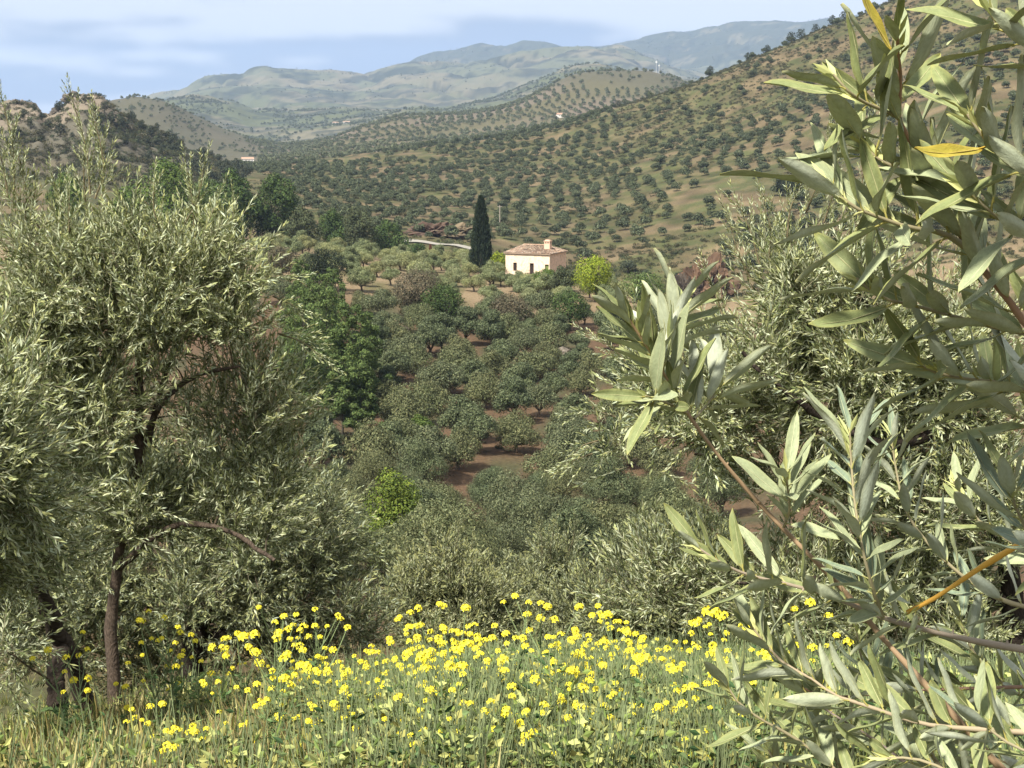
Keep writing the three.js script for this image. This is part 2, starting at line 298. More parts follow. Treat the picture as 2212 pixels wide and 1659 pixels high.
function trunkGeo(r, lobes, rad, col = BARK, sides = 6) {
  const b = new MB(), top = V(rr(-0.2, 0.2, r), 0.9, rr(-0.2, 0.2, r));
  b.tube([V(0, -0.5, 0), V(0.05, 0.3, 0), top], [rad * 1.4, rad, rad * 0.8], sides + 2, vary(col, r, 0.15), false);
  for (const l of lobes.slice(0, 6)) { const e = V(l[0] * 0.8, l[1], l[2] * 0.8), m = top.clone().lerp(e, 0.5); m.x += rr(-0.2, 0.2, r); m.y -= 0.2; b.tube([top, m, e], [rad * 0.55, rad * 0.35, rad * 0.12], sides - 1, vary(col, r, 0.15)); }
  return b.geo(true, 2);
}
function treeGroup(crown, trunk, m = M.leaf) { const g = new THREE.Group(); const c = new THREE.Mesh(crown, m); c.name = 'crown'; const t = new THREE.Mesh(trunk, M.bark); t.name = 'trunk'; g.add(t, c); return g; }
function oliveProtos(n, seed, leaves, len, wid, cols0, w = 2.3, h = 3.6) { const out = []; for (let i = 0; i < n; i++) { const r = rngOf(seed + i * 131), lobes = oliveLobes(r, w * [1, 0.82, 1.12, 0.9, 1.05][i], h * [1, 1.18, 0.88, 1.05, 0.95][i]), tn = [[1, 1, 1], [0.85, 0.92, 0.9], [1.12, 1.1, 1], [0.95, 1.0, 0.95], [1.08, 1.02, 0.92]][i], cols = cols0.map((c) => c.map((q, k) => q * tn[k])); out.push(treeGroup(lobedCrown(r, lobes, leaves, len, wid, cols), trunkGeo(r, lobes, 0.2))); } return out; }
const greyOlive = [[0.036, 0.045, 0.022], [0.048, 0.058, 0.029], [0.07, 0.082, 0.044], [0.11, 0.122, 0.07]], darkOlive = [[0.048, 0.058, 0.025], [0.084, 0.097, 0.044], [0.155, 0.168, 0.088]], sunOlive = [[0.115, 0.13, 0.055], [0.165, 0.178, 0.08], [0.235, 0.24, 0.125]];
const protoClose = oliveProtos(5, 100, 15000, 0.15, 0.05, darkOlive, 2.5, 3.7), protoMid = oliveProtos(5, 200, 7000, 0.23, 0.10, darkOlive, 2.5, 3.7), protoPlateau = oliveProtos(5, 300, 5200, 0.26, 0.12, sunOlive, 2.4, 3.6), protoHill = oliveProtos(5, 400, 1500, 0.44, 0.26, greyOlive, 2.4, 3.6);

function place(proto, p, turn, s, sy = s) { const g = proto.clone(); g.position.copy(p); g.rotation.y = turn; g.scale.set(s, sy, s); return g; }
const GAPS = [[1212, 795, 42, 26], [1232, 905, 70, 30], [800, 985, 95, 20], [700, 955, 60, 18], [1130, 1030, 90, 26], [955, 962, 60, 18], [985, 760, 40, 22], [1250, 720, 60, 22], [1080, 640, 60, 18], [850, 640, 50, 22], [820, 712, 50, 24], [1000, 690, 60, 30], [1500, 1010, 110, 45], [905, 820, 40, 22], [1130, 880, 60, 14]];
const inGap = (q, list, grow = 1) => list.some(([x, y, a, b]) => ((q[0] - x) / (a * grow)) ** 2 + ((q[1] - y) / (b * grow)) ** 2 < 1);

// the dark grove in the hollow
const hollow = [];
{
  const r = rngOf(11); let row = 0;
  for (let d = 66; d < 240; d += 6.8, row++) {
    const step = 5.7 / d, off = r() * step;
    for (let az = -0.185 + off; az < 0.16; az += step * rr(0.7, 1.3, r)) {
      const dd = d + rr(-2.6, 2.6, r), p = onGround(Math.sin(az) * dd, -Math.cos(az) * dd), q = px(p);
      if (q[0] < 560 || q[0] > 1560 || inGap(q, GAPS, 0.62) || r() < 0.03) continue;
      if (d > 146 && d < 235 && q[0] < 800) continue;                    // the young broadleaf trees stand here
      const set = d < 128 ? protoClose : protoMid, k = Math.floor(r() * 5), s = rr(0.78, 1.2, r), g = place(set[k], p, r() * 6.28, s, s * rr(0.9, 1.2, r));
      g.userData.row = row; g.userData.look = s < 0.86 ? 'small' : s > 1.05 ? 'broad' : 'round';
      hollow.push(addThing(g, 'olive_tree', 'x', 'olive tree', 'olive trees of the grove in the hollow'));
    }
  }
  labelRows(hollow, (i, j, o) => `${o.userData.look} olive tree, ${i} from the left in the ${j} row of the hollow grove`);
}
// the sunlit grove on the terrace before the house
const terrace = [];
{
  const r = rngOf(12); let row = 0;
  for (let d = 256; d < 352; d += 8.6, row++) {
    const step = 7.3 / d, off = r() * step;
    for (let az = -0.17 + off; az < 0.125; az += step * rr(0.85, 1.15, r)) {
      const dd = d + rr(-2, 2, r), p = onGround(Math.sin(az) * dd, -Math.cos(az) * dd), q = px(p);
      if (q[0] < 540 || q[0] > 1500 || (d < 275 && inGap(q, GAPS, 0.9)) || r() < 0.06) continue;
      if (q[0] > 1080 && d > 287 && q[0] < 1250) continue;                                 // the house stands here
      if (q[0] > 1230 && d > 300) continue;
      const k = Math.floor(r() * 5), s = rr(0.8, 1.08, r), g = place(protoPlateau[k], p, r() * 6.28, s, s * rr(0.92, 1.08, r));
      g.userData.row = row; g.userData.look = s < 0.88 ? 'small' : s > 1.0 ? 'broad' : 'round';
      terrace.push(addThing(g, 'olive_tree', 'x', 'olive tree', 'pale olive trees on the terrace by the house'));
    }
  }
  for (const [x, d] of [[1100, 288], [1122, 284], [1148, 286], [1205, 283], [1225, 288], [1082, 286], [1160, 278], [1190, 276], [1110, 276]]) { const p = atAz(x, d), top = P(x, 588 + rr(-3, 8, r), d), s = clamp((top.y - p.y) / 4.3, 0.6, 1.25), g = place(protoPlateau[Math.floor(r() * 5)], p, r() * 6.28, s); g.userData.row = 40; g.userData.look = 'sheltering'; terrace.push(addThing(g, 'olive_tree', 'x', 'olive tree', 'pale olive trees on the terrace by the house')); }
  labelRows(terrace, (i, j, o) => `${o.userData.look} pale olive, ${i} from the left in the ${j} row of the house terrace`);
}
// the slope across the valley: the lowest trees each a thing, the rest one grove
function lowTree(seed, n, len, wid, cols, w = 2.3, h = 3.5) { const r = rngOf(seed); return lobedCrown(r, oliveLobes(r, w, h), n, len, wid, cols); }
const bulk = { olive_grove: [], far_grove: [], scrub: [] };
const HILLBARE = [[1560, 440, 130, 30], [1640, 400, 110, 26], [1430, 490, 60, 14], [1900, 300, 160, 30], [2050, 240, 120, 25], [1850, 380, 120, 26], [860, 340, 100, 9], [760, 345, 80, 9], [640, 335, 60, 8]];
{
  const r = rngOf(13), hillside = []; let row = 0;
  for (let d = 418; d < 960; row++) {
    const step = 7.3 / d, off = r() * step;
    for (let az = -0.24 + off; az < 0.40; az += step * rr(0.9, 1.1, r)) {
      const dd = d + rr(-1.1, 1.1, r), x = Math.sin(az) * dd, z = -Math.cos(az) * dd, p = onGround(x, z), q = px(p);
      const edge = 640 - sstep(d, 600, 900) * 130;
      if (q[0] < edge || q[0] > 2330) continue;
      if (inGap(q, HILLBARE) && r() < 0.86) continue;
      if (d < 470 && q[0] > 860 && q[0] < 1560 && r() < 0.85) continue;                    // embankment, scrub and cliff
      const dens = fbm(n2b, x / 75 + 9, z / 75, 3);
      if (dens > 0.34 || r() < 0.06) continue;
      if (q[0] > 1330 && q[1] < 345 - (q[0] - 1330) * 0.30 && r() < 0.75) continue;          // wild top of the ridge
      const s = rr(0.58, 1.06, r), k = Math.floor(r() * 5);
      if (hillside.length < 20 && q[0] > 640 && q[0] < 1720) { const g = place(protoHill[k], p, r() * 6.28, s); g.userData.row = row; hillside.push(addThing(g, 'olive_tree', 'x', 'olive tree', 'olive trees low on the slope across the valley')); }
      else bulk.olive_grove.push([p, r() * 6.28, s, k % 4, r()]);
    }
    d += 9.0 + d * 0.003;
  }
  labelRows(hillside, (i, j) => `grey-green olive tree, ${i} from the left in the ${j} row up the far slope`);
}
{ // striped groves on the hills behind
  const r = rngOf(14);
  for (let d = 1010; d < 2150; d += 13) {
    const step = 10.5 / d;
    for (let az = -0.22; az < 0.13; az += step * rr(0.94, 1.06, r)) {
      const dd = d + rr(-1.8, 1.8, r), x = Math.sin(az) * dd, z = -Math.cos(az) * dd, p = onGround(x, z), q = px(p);
      if (q[0] < 560 || q[0] > 1500) continue;
      if (fbm(n2b, x / 260, z / 260, 3) > 0.26 && r() < 0.8) continue;
      if (q[1] < 190 && r() < 0.6) continue;
      bulk.far_grove.push([p, r() * 6.28, rr(0.85, 1.15, r), Math.floor(r() * 3), r()]);
    }
  }
  for (let i = 0; i < 2600; i++) { const az = rr(-0.34, -0.14, r), d = 1150 + 750 * r(), x = Math.sin(az) * d, z = -Math.cos(az) * d; if (fbm(n2, x / 120, z / 120, 3) < 0.0) continue; bulk.far_grove.push([onGround(x, z), r() * 6.28, rr(0.3, 0.95, r), Math.floor(r() * 3), r() * 0.8]); }
  for (let i = 0; i < 9000; i++) { const az = rr(-0.34, 0.34, r), d = 2350 + 1500 * Math.sqrt(r()), x = Math.sin(az) * d, z = -Math.cos(az) * d; if (fbm(n2, x / 300, z / 300, 3) < -0.08) continue; bulk.far_grove.push([onGround(x, z), r() * 6.28, rr(0.8, 1.5, r), Math.floor(r() * 3), r()]); }
  for (let i = 0; i < 9500; i++) { const az = rr(-0.30, 0.34, r), d = 4300 + 5000 * Math.sqrt(r()), x = Math.sin(az) * d, z = -Math.cos(az) * d; if (fbm(n2b, x / 700, z / 700, 4) < 0.02) continue; bulk.far_grove.push([onGround(x, z), r() * 6.28, rr(0.6, 1.45, r), Math.floor(r() * 3), r()]); }
}
{ // low wild scrub on the slopes
  const r = rngOf(15);
  for (let i = 0; i < 36000; i++) {
    const d = 380 + 600 * Math.pow(r(), 0.8), az = rr(-0.37, 0.40, r), x = Math.sin(az) * d, z = -Math.cos(az) * d, p = onGround(x, z), q = px(p);
    let w = 0.10 + 1.0 * fbm(n2, x / 40, z / 40, 3);
    if (leftHill(az, d) > 0.3) w = (q[1] > 250 + (q[0] < 120 ? 30 : 0) ? 0.75 : 0.18) + 0.9 * fbm(n2, x / 30, z / 30, 3) + 0.9 * sstep(q[0], 180, 320);
    else if (d < 470 && q[0] > 1180) w = 0.9; else if (q[0] > 1330 && q[1] < 345 - (q[0] - 1330) * 0.30) w += 0.6;
    if (r() > w || inGap(q, HILLBARE)) continue;
    bulk.scrub.push([p, r() * 6.28, rr(0.35, 1.05, r) * (d < 470 ? 0.9 : 1) * (leftHill(az, d) > 0.3 ? 1.25 : 0.8), Math.floor(r() * 3), r()]);
  }
}
{ // low bushes and weeds on the bare soil of the hollow
  const r = rngOf(16); for (let i = 0; i < 1100; i++) { const d = 58 + 195 * r(), az = rr(-0.19, 0.17, r), x = Math.sin(az) * d, z = -Math.cos(az) * d; if (fbm(n2, x / 9, z / 9, 3) < -0.05) continue; bulk.scrub.push([onGround(x, z, -0.15), r() * 6.28, rr(0.12, 0.42, r), Math.floor(r() * 3), 0.4 + 0.6 * r()]); }
}
function bulkMesh(list, geos, m, name, tint) {
  geos.forEach((g, k) => {
    const mine = list.filter((b) => b[3] === k); if (!mine.length) return;
    const im = new THREE.InstancedMesh(g, m, mine.length), M4 = new THREE.Matrix4(), Q = new THREE.Quaternion(), Y = V(0, 1, 0), c = new THREE.Color();
    mine.forEach((b, i) => { im.setMatrixAt(i, M4.compose(b[0], Q.setFromAxisAngle(Y, b[1]), V(b[2], b[2] * (0.9 + 0.2 * b[4]), b[2]))); const t = tint(b); im.setColorAt(i, c.setRGB(...t)); });
    struct(im, name, 'stuff');
  });
}
const bright = (b) => { const s = 0.78 + 0.42 * b[4]; return [s, s, s]; };
bulkMesh(bulk.olive_grove, [0, 1, 2, 3].map((k) => lowTree(500 + k, 900, 0.5, 0.34, greyOlive, 2.5, 3.7)), M.far, 'olive_grove', bright);
bulkMesh(bulk.far_grove, [0, 1, 2].map((k) => lowTree(520 + k, 170, 0.95, 0.7, [[0.085, 0.095, 0.052], [0.11, 0.12, 0.07]])), M.far, 'far_grove', bright);
bulkMesh(bulk.scrub, [0, 1, 2].map((k) => { const r = rngOf(540 + k), L = []; for (let i = 0; i < 5; i++) L.push([rr(-1.3, 1.3, r), rr(0.2, 0.8, r), rr(-1.3, 1.3, r), rr(0.6, 1.0, r)]); return lobedCrown(r, L, 190, 0.42, 0.24, [[0.038, 0.044, 0.021], [0.055, 0.057, 0.03], [0.075, 0.072, 0.04]]); }), M.far, 'scrub', (b) => { const s = 0.6 + 0.7 * b[4]; return [s * (1 + 0.15 * Math.sin(b[1])), s, s * 0.95]; });

// ---------------------------------------------------------------- broadleaf trees, pines, cypresses and bushes that stand out
function ovalLobes(r, w, h, y0, n) { const L = []; for (let i = 0; i < n; i++) { const t = (i + 0.5) / n, y = y0 + (h - y0) * t, env = Math.sin(Math.PI * clamp(0.14 + 0.80 * t)), a = i * 2.4 + r(), q = w * 0.62 * env * Math.sqrt(r()); L.push([Math.cos(a) * q, y, Math.sin(a) * q, w * 0.42 * (0.45 + 0.6 * env) * rr(0.8, 1.15, r)]); } return L; }
const GREEN = { bright: [[0.072, 0.108, 0.02], [0.10, 0.138, 0.027], [0.048, 0.078, 0.017]], dark: [[0.044, 0.07, 0.017], [0.068, 0.102, 0.025], [0.03, 0.05, 0.014]], pine: [[0.058, 0.07, 0.03], [0.08, 0.09, 0.042], [0.045, 0.055, 0.026]], lime: [[0.26, 0.30, 0.025], [0.20, 0.245, 0.022], [0.11, 0.15, 0.018]], brown: [[0.10, 0.085, 0.048], [0.075, 0.07, 0.04], [0.13, 0.105, 0.065]], young: [[0.082, 0.118, 0.032], [0.115, 0.152, 0.046], [0.055, 0.084, 0.025]], black: [[0.018, 0.026, 0.012], [0.028, 0.036, 0.016], [0.012, 0.018, 0.009]] };
// bearing, distance, crown width, height, leaves, leaf length, colours, first lobe height share, name, label
const SPECIAL = [
  [372, 392, 21, 23.5, 9000, 0.62, 'bright', 0.16, 'broadleaf_tree', 'bright green broadleaf tree with a rounded top before the rocky hill', 5],
  [285, 372, 13, 15, 5200, 0.6, 'bright', 0.2, 'broadleaf_tree', 'smaller bright green tree low beside the big bright green one', 5],
  [452, 415, 12, 19, 5200, 0.6, 'young', 0.2, 'broadleaf_tree', 'mid green tree between the bright green and the dark green trees', 5],
  [515, 385, 14, 22, 9000, 0.6, 'dark', 0.12, 'broadleaf_tree', 'tall dark green tree, first of the dark pair beside the terrace', 5],
  [600, 390, 15.5, 22, 9500, 0.6, 'dark', 0.12, 'broadleaf_tree', 'tall dark green tree with a broad domed crown, second of the dark pair', 5],
  [160, 420, 13, 17, 5000, 0.6, 'bright', 0.2, 'broadleaf_tree', 'green broadleaf tree showing behind the tall olive sprigs', 5],
  [655, 372, 9.5, 12.2, 5200, 0.5, 'pine', 0.08, 'pine_tree', 'grey-green pine with a rounded cone beside the tall dark tree', 4],
  [727, 390, 10, 13.4, 5600, 0.5, 'dark', 0.08, 'broadleaf_tree', 'green tree standing between the two grey pines', 4],
  [775, 374, 11, 13.8, 6000, 0.5, 'pine', 0.06, 'pine_tree', 'brown-green pine with a pointed top between green trees', 4],
  [842, 383, 10.5, 11.8, 5600, 0.5, 'dark', 0.08, 'broadleaf_tree', 'leafy green tree at the end of the tree belt', 4],
  [905, 372, 7, 4.8, 1500, 0.45, 'dark', 0.1, 'bush', 'low dark green bush below the roadside embankment', 4],
  [1286, 266, 9.4, 8.2, 6600, 0.3, 'lime', 0.16, 'lime_green_tree', 'round lime green tree glowing beside the pale house', 4],
  [1180, 278, 5.6, 4.4, 2600, 0.3, 'bright', 0.2, 'broadleaf_tree', 'fresh green tree right in front of the pale house', 4],
  [1215, 272, 6.0, 5.2, 2200, 0.3, 'pine', 0.1, 'bush', 'dull green bush below the corner of the pale house', 4],
  [1075, 306, 4.6, 5.4, 1500, 0.32, 'lime', 0.1, 'bush', 'yellow-green bush between the cypress and the pale house', 4],
  [700, 252, 9.5, 6.6, 3800, 0.28, 'black', 0.1, 'evergreen_oak', 'almost black evergreen oak on the edge of the terrace', 4],
  [610, 262, 8.0, 5.2, 2400, 0.28, 'brown', 0.1, 'bush', 'brown bare-looking thicket beside the black oak', 4],
  [905, 234, 11, 7.2, 4600, 0.28, 'brown', 0.1, 'thicket', 'large brownish green thicket under the terrace edge', 4],
  [960, 228, 8, 6.4, 3000, 0.28, 'dark', 0.1, 'thicket', 'dark green thicket growing beside the brownish one', 4],
  [1100, 226, 9, 5.6, 3000, 0.28, 'brown', 0.1, 'thicket', 'reddish brown bramble thicket on the bank below the house', 4],
  [1230, 232, 8, 5.6, 2600, 0.28, 'dark', 0.1, 'thicket', 'dark thicket under the lime green tree', 4],
  [842, 76, 4.7, 6.1, 9000, 0.16, 'lime2', 0.06, 'broom_bush', 'yellow-green rounded bush among the grey olives', 3],
  [892, 72, 2.2, 3.6, 4200, 0.16, 'lime2', 0.06, 'broom_bush', 'small yellow-green bush at the foot of the larger one', 3],
  [905, 148, 4.0, 3.2, 2200, 0.2, 'bright', 0.06, 'bush', 'bright green bush between rows of the hollow grove', 4],
  [1395, 262, 10, 5.8, 3000, 0.28, 'young', 0.1, 'thicket', 'green thicket on the bank beyond the lime green tree', 4],
  [1512, 405, 9, 6.0, 2600, 0.45, 'black', 0.05, 'evergreen_oak', 'dark evergreen oak crouching on top of the brown cliff', 4],
  [1475, 412, 6, 4.6, 1500, 0.45, 'black', 0.05, 'evergreen_oak', 'small dark oak at the edge of the brown cliff', 4],
  [1700, 520, 14, 5.0, 2600, 0.5, 'black', 0.05, 'thicket', 'dark thicket in a hollow of the bare slope', 5],
];
GREEN.lime2 = [[0.10, 0.135, 0.02], [0.135, 0.17, 0.025], [0.065, 0.095, 0.016]];
SPECIAL.forEach(([x, d, w, h, n, len, cols, y0, name, label], i) => {
  const r = rngOf(700 + i * 17), L = ovalLobes(r, w / 2 * 1.05, h * 0.93, h * y0 + w * 0.12, 13), p = atAz(x, d);
  const b = new MB(); b.tube([V(0, -0.8, 0), V(0.1, h * 0.25, 0), V(0, h * 0.7, 0)], [w * 0.03 + 0.05, w * 0.022 + 0.04, 0.05], 7, vary(BARK, r, 0.2));
  for (let k = 0; k < 9; k++) { const l = L[k + 2]; b.tube([V(0.05, h * 0.2, 0), V(l[0] * 0.4, (h * 0.25 + l[1]) / 2, l[2] * 0.4), V(l[0], l[1], l[2])], [w * 0.014, w * 0.009, 0.02], 5, vary(BARK, r, 0.2)); }
  const g = treeGroup(lobedCrown(r, L, Math.round(n * (n > 5100 ? 1 : 1.7)), len, len * 0.62, GREEN[cols], { flat: 0.95, up: 0.25 }), b.geo(true)); g.position.copy(p);
  addThing(g, name, label, /bush|thicket/.test(name) ? 'bush' : 'tree');
});
// young feathery broadleaf trees on the bank left of the hollow grove
[[655, 160, 13.5], [705, 168, 14.5], [760, 166, 13], [735, 150, 9], [690, 185, 14], [640, 175, 13], [790, 172, 11], [775, 152, 8], [668, 200, 12], [725, 200, 12.5], [650, 215, 11]].forEach(([x, d, h], i) => {
  const r = rngOf(900 + i * 7), L = []; const n = 44, w = h * 0.25;
  for (let k = 0; k < n; k++) { const t = (k + 0.5) / n, a = k * 2.4 + r(), q = w * (1.15 - t * 0.8) * Math.sqrt(r()); L.push([Math.cos(a) * q, h * (0.16 + 0.8 * t), Math.sin(a) * q, w * rr(0.18, 0.34, r) * (1.1 - 0.6 * t)]); }
  const b = new MB(); b.tube([V(0, -0.8, 0), V(0.1, h * 0.4, 0.1), V(0, h * 0.9, 0)], [0.13, 0.09, 0.02], 7, [0.10, 0.09, 0.07]);
  for (const l of L) b.tube([V(0.05, l[1] - h * 0.1, 0), V(l[0], l[1], l[2])], [0.035, 0.01], 4, [0.10, 0.09, 0.07]);
  const g = treeGroup(lobedCrown(r, L, 9500, 0.28, 0.15, GREEN.young, { up: 0.5 }), b.geo(true)); g.position.copy(atAz(x, d));
  addThing(g, 'young_tree', `${['feathery', 'slender', 'tall', 'short leafy', 'thin', 'pale', 'narrow', 'low', 'upright', 'ragged', 'hindmost'][i]} fresh green young tree on the bank, ${ord(i + 1)} of its clump`, 'tree', 'young broadleaf trees on the bank');
});
function cypress(x, d, h, w, n, label) {
  const r = rngOf(1000 + x), b = new MB(), p = atAz(x, d), t = new MB();
  for (let i = 0; i < n; i++) { const u = Math.pow(r(), 0.85), y = h * (0.03 + 0.97 * u), env = w / 2 * Math.pow(clamp(1 - u), 0.62) * (u < 0.1 ? 0.75 + u * 2.5 : 1), a = r() * 6.283, q = env * (0.72 + 0.3 * r() + 0.16 * n3(Math.cos(a) * 1.6, y * 0.7, Math.sin(a) * 1.6)), v = V(Math.cos(a), 0, Math.sin(a)), dd = V(v.x * 0.35 + rr(-0.25, 0.25, r), 1, v.z * 0.35 + rr(-0.25, 0.25, r)).normalize(); b.kite(V(v.x * q, y, v.z * q), dd, sideOf(dd, r), h * 0.04 * rr(0.7, 1.4, r), h * 0.016, vary([0.026, 0.038, 0.018], r, 0.4)); }
  t.tube([V(0, -1, 0), V(0, h * 0.3, 0), V(0, h * 0.9, 0)], [w * 0.08, w * 0.06, 0.03], 7, BARK);
  const g = treeGroup(b.geo(), t.geo(true)); g.position.copy(p); addThing(g, 'cypress_tree', label, 'cypress');
}
cypress(1040, 312, 16.2, 5.2, 9000, 'tall dark cypress spire beside the pale house');
cypress(957, 345, 4.2, 1.3, 1200, 'tiny dark cypress behind the terrace grove');
cypress(985, 352, 3.4, 1.5, 900, 'stubby dark cypress between the tiny one and the tall spire');
{ // rust-brown narrow dead conifer
  const r = rngOf(4), b = new MB(), t = new MB(); for (let i = 0; i < 900; i++) { const u = r(), a = r() * 6.28, q = 0.55 * (1 - u * 0.8), dd = V(Math.cos(a) * 0.4, 1, Math.sin(a) * 0.4).normalize(); b.kite(V(Math.cos(a) * q, 0.2 + u * 4, Math.sin(a) * q), dd, sideOf(dd, r), 0.4, 0.12, vary([0.20, 0.09, 0.05], r, 0.3)); }
  t.tube([V(0, -1, 0), V(0, 3.6, 0)], [0.12, 0.03], 6, BARK); const g = treeGroup(b.geo(), t.geo(true)); g.position.copy(atAz(931, 348)); addThing(g, 'dead_conifer', 'rust brown narrow dead conifer beside the tiny cypress', 'tree');
}
{ // dark shrubs dotted over the rocky hill
  const r = rngOf(31), protos = [0, 1, 2, 3].map((k) => { const q = rngOf(60 + k), L = ovalLobes(q, 2.1, 3.6, 0.5, 8), t = new MB(); t.tube([V(0, -0.8, 0), V(0, 1.8, 0)], [0.15, 0.06], 5, BARK); return treeGroup(lobedCrown(q, L, 420, 0.5, 0.26, [[0.032, 0.038, 0.022], [0.048, 0.054, 0.032]]), t.geo(true), M.far); }), list = [];
  const spots = [[22, 238], [75, 262], [42, 262], [98, 240], [112, 262], [128, 280], [88, 292], [60, 300], [150, 248], [172, 232], [190, 218], [206, 236], [225, 250], [246, 252], [262, 268], [281, 276], [236, 282], [205, 292], [176, 302], [150, 296]];
  for (let i = 0; i < 90; i++) spots.push([rr(230, 560, r), 0, rr(610, 770, r)]);
  for (const [x, y, dd] of spots) {
    let d = dd; if (!d) { d = 745; for (let t = 560; t < 752; t += 4) { const q = px(atAz(x, t)); if (q[1] < y) { d = t; break; } } }
    const p = atAz(x, d), q = px(p); if (q[1] < 200 || (dd && q[1] < 265)) continue;
    const g = place(protos[Math.floor(r() * 4)], p, r() * 6.28, rr(0.7, 1.5, r)); g.userData.row = Math.floor((q[1]) / 18); list.push(addThing(g, 'dark_shrub', 'x', 'shrub', 'dark shrubs on the rocky hill'));
  }
  labelRows(list, (i, j) => `dark shrub, ${i} from the left in the ${j} line down the rocky hill`);
}
{ // lone dark trees on the skyline of the right-hand slope
  const r = rngOf(33), q0 = rngOf(64), L = ovalLobes(q0, 2.4, 3.8, 0.5, 8), t = new MB(); t.tube([V(0, -0.8, 0), V(0, 1.8, 0)], [0.15, 0.06], 5, BARK); const proto = treeGroup(lobedCrown(q0, L, 520, 0.45, 0.24, [[0.03, 0.036, 0.02], [0.045, 0.052, 0.028]]), t.geo(true), M.far);
  const list = []; for (const [x, s] of [[1522, 1.2], [1395, 0.9], [1600, 0.9], [1642, 0.9], [1690, 1.3], [1712, 1.2], [1740, 1.0], [1775, 1.2], [1800, 1.1], [1330, 0.9], [1285, 0.8]]) { const g = place(proto, atAz(x, 935), r() * 6.28, s * 1.25); g.userData.row = 0; list.push(addThing(g, 'dark_tree', 'x', 'tree', 'dark trees along the ridge of the far slope')); }
  labelRows(list, (i) => `dark round tree on the skyline of the olive slope, ${i} from the left`);
}

// ---------------------------------------------------------------- rocks, cliff, embankment
function rock(rx, ry, rz, seed, col, det = 3, rough = 0.35) {
  const g = new THREE.IcosahedronGeometry(1, det), p = g.attributes.position, c = [], v = V();
  for (let i = 0; i < p.count; i++) { v.fromBufferAttribute(p, i); const k = 1 + rough * n3(v.x * 1.3 + seed, v.y * 1.3, v.z * 1.3) + rough * 0.5 * n3(v.x * 3.7, v.y * 3.1 + seed, v.z * 3.7) + rough * 0.3 * n3(v.x * 9, v.y * 7 + seed, v.z * 9) + rough * 0.2 * n3(v.x * 19, v.y * 15 + seed, v.z * 19); const s = 0.85 + 0.3 * n3(v.x * 3 + seed, v.y * 6, v.z * 3), dk = 0.55 + 0.45 * sstep(n3(v.x * 2, v.y * 1.1 + seed * 2, v.z * 2), -0.35, 0.1); p.setXYZ(i, v.x * k * rx, v.y * k * ry, v.z * k * rz); c.push(col[0] * s * dk, col[1] * s * dk, col[2] * s * dk); }
  g.setAttribute('color', new THREE.Float32BufferAttribute(c, 3)); g.deleteAttribute('normal'); g.deleteAttribute('uv'); g.computeVertexNormals(); return g;
}
{
  const c = new THREE.Group(), p = atAz(1512, 398); c.position.copy(p);
  const face = new THREE.Mesh(rock(6.4, 7.6, 5, 3, [0.17, 0.105, 0.065], 16, 0.4), M.stone); face.name = 'cliff_face'; face.position.set(1.5, 2.2, 0);
  const but = new THREE.Mesh(rock(4.2, 5.2, 4, 8, [0.085, 0.066, 0.048], 16, 0.45), M.stone); but.name = 'buttress'; but.position.set(-4.4, 0.6, 3);
  const foot = new THREE.Mesh(rock(5.0, 3.4, 4, 12, [0.12, 0.082, 0.055], 16, 0.45), M.stone); foot.name = 'rock_foot'; foot.position.set(4.6, -3.6, 3.2);
  c.add(face, but, foot); addThing(c, 'rock_cliff', 'brown eroded rock cliff beyond the house terrace under dark oaks', 'cliff');
  const e = new THREE.Group(); e.position.copy(atAz(938, 470));
  const f2 = new THREE.Mesh(rock(8.5, 2.9, 5, 21, [0.12, 0.078, 0.056], 18, 0.5), M.stone); f2.name = 'bank_face'; const f3 = new THREE.Mesh(rock(7, 2.4, 4, 25, [0.17, 0.13, 0.08], 16, 0.5), M.stone); f3.name = 'bank_shoulder'; f3.position.set(6.5, 0.3, 1.5); e.add(f2, f3);
  addThing(e, 'road_embankment', 'reddish cut embankment above the pale road', 'embankment');
  const spots = [[847, 224, 1.3, 'tan boulder at the edge of the brownish thicket'], [872, 221, 0.9, 'grey boulder beside the tan one'], [1163, 214, 0.8, 'small pale rock on the red bank below the house'], [1176, 212, 0.7, 'second small pale rock on the red bank'], [1216, 210, 1.1, 'broad grey rock on the red bank'], [1063, 186, 1.0, 'pale rock lying between hollow olives'], [1262, 206, 1.2, 'mossy rock at the end of the red bank'], [1350, 196, 1.4, 'pale rock showing beside the big olive sprig'], [1080, 228, 0.9, 'reddish rock under the terrace edge']];
  spots.forEach(([x, d, s, l], i) => { const m = new THREE.Mesh(rock(s * 1.2, s * 0.8, s, 40 + i, i % 3 ? [0.19, 0.16, 0.125] : [0.27, 0.19, 0.125], 3, 0.3), M.stone); m.position.copy(atAz(x, d)).y += s * 0.3; addThing(m, 'boulder', l, 'boulder', 'boulders on the bank'); });
  // crags on the crest of the rocky hill
  [[8, 738, 5], [52, 742, 8], [75, 744, 5], [150, 744, 6], [182, 747, 7], [205, 747, 5], [228, 742, 5], [120, 740, 4]].forEach(([x, d, s], i) => { const m = new THREE.Mesh(rock(s * 0.62, s * 0.42, s * 0.5, 60 + i, i < 3 ? [0.24, 0.20, 0.155] : [0.17, 0.145, 0.115], 10, 0.45), M.stone); m.position.copy(atAz(x, d)).y -= s * 0.1; addThing(m, 'crag', `${i < 3 ? 'tan' : 'brown'} crag on the crest of the rocky hill, ${ord(i + 1)} of the set`, 'rock', 'crags on the rocky crest'); });
}
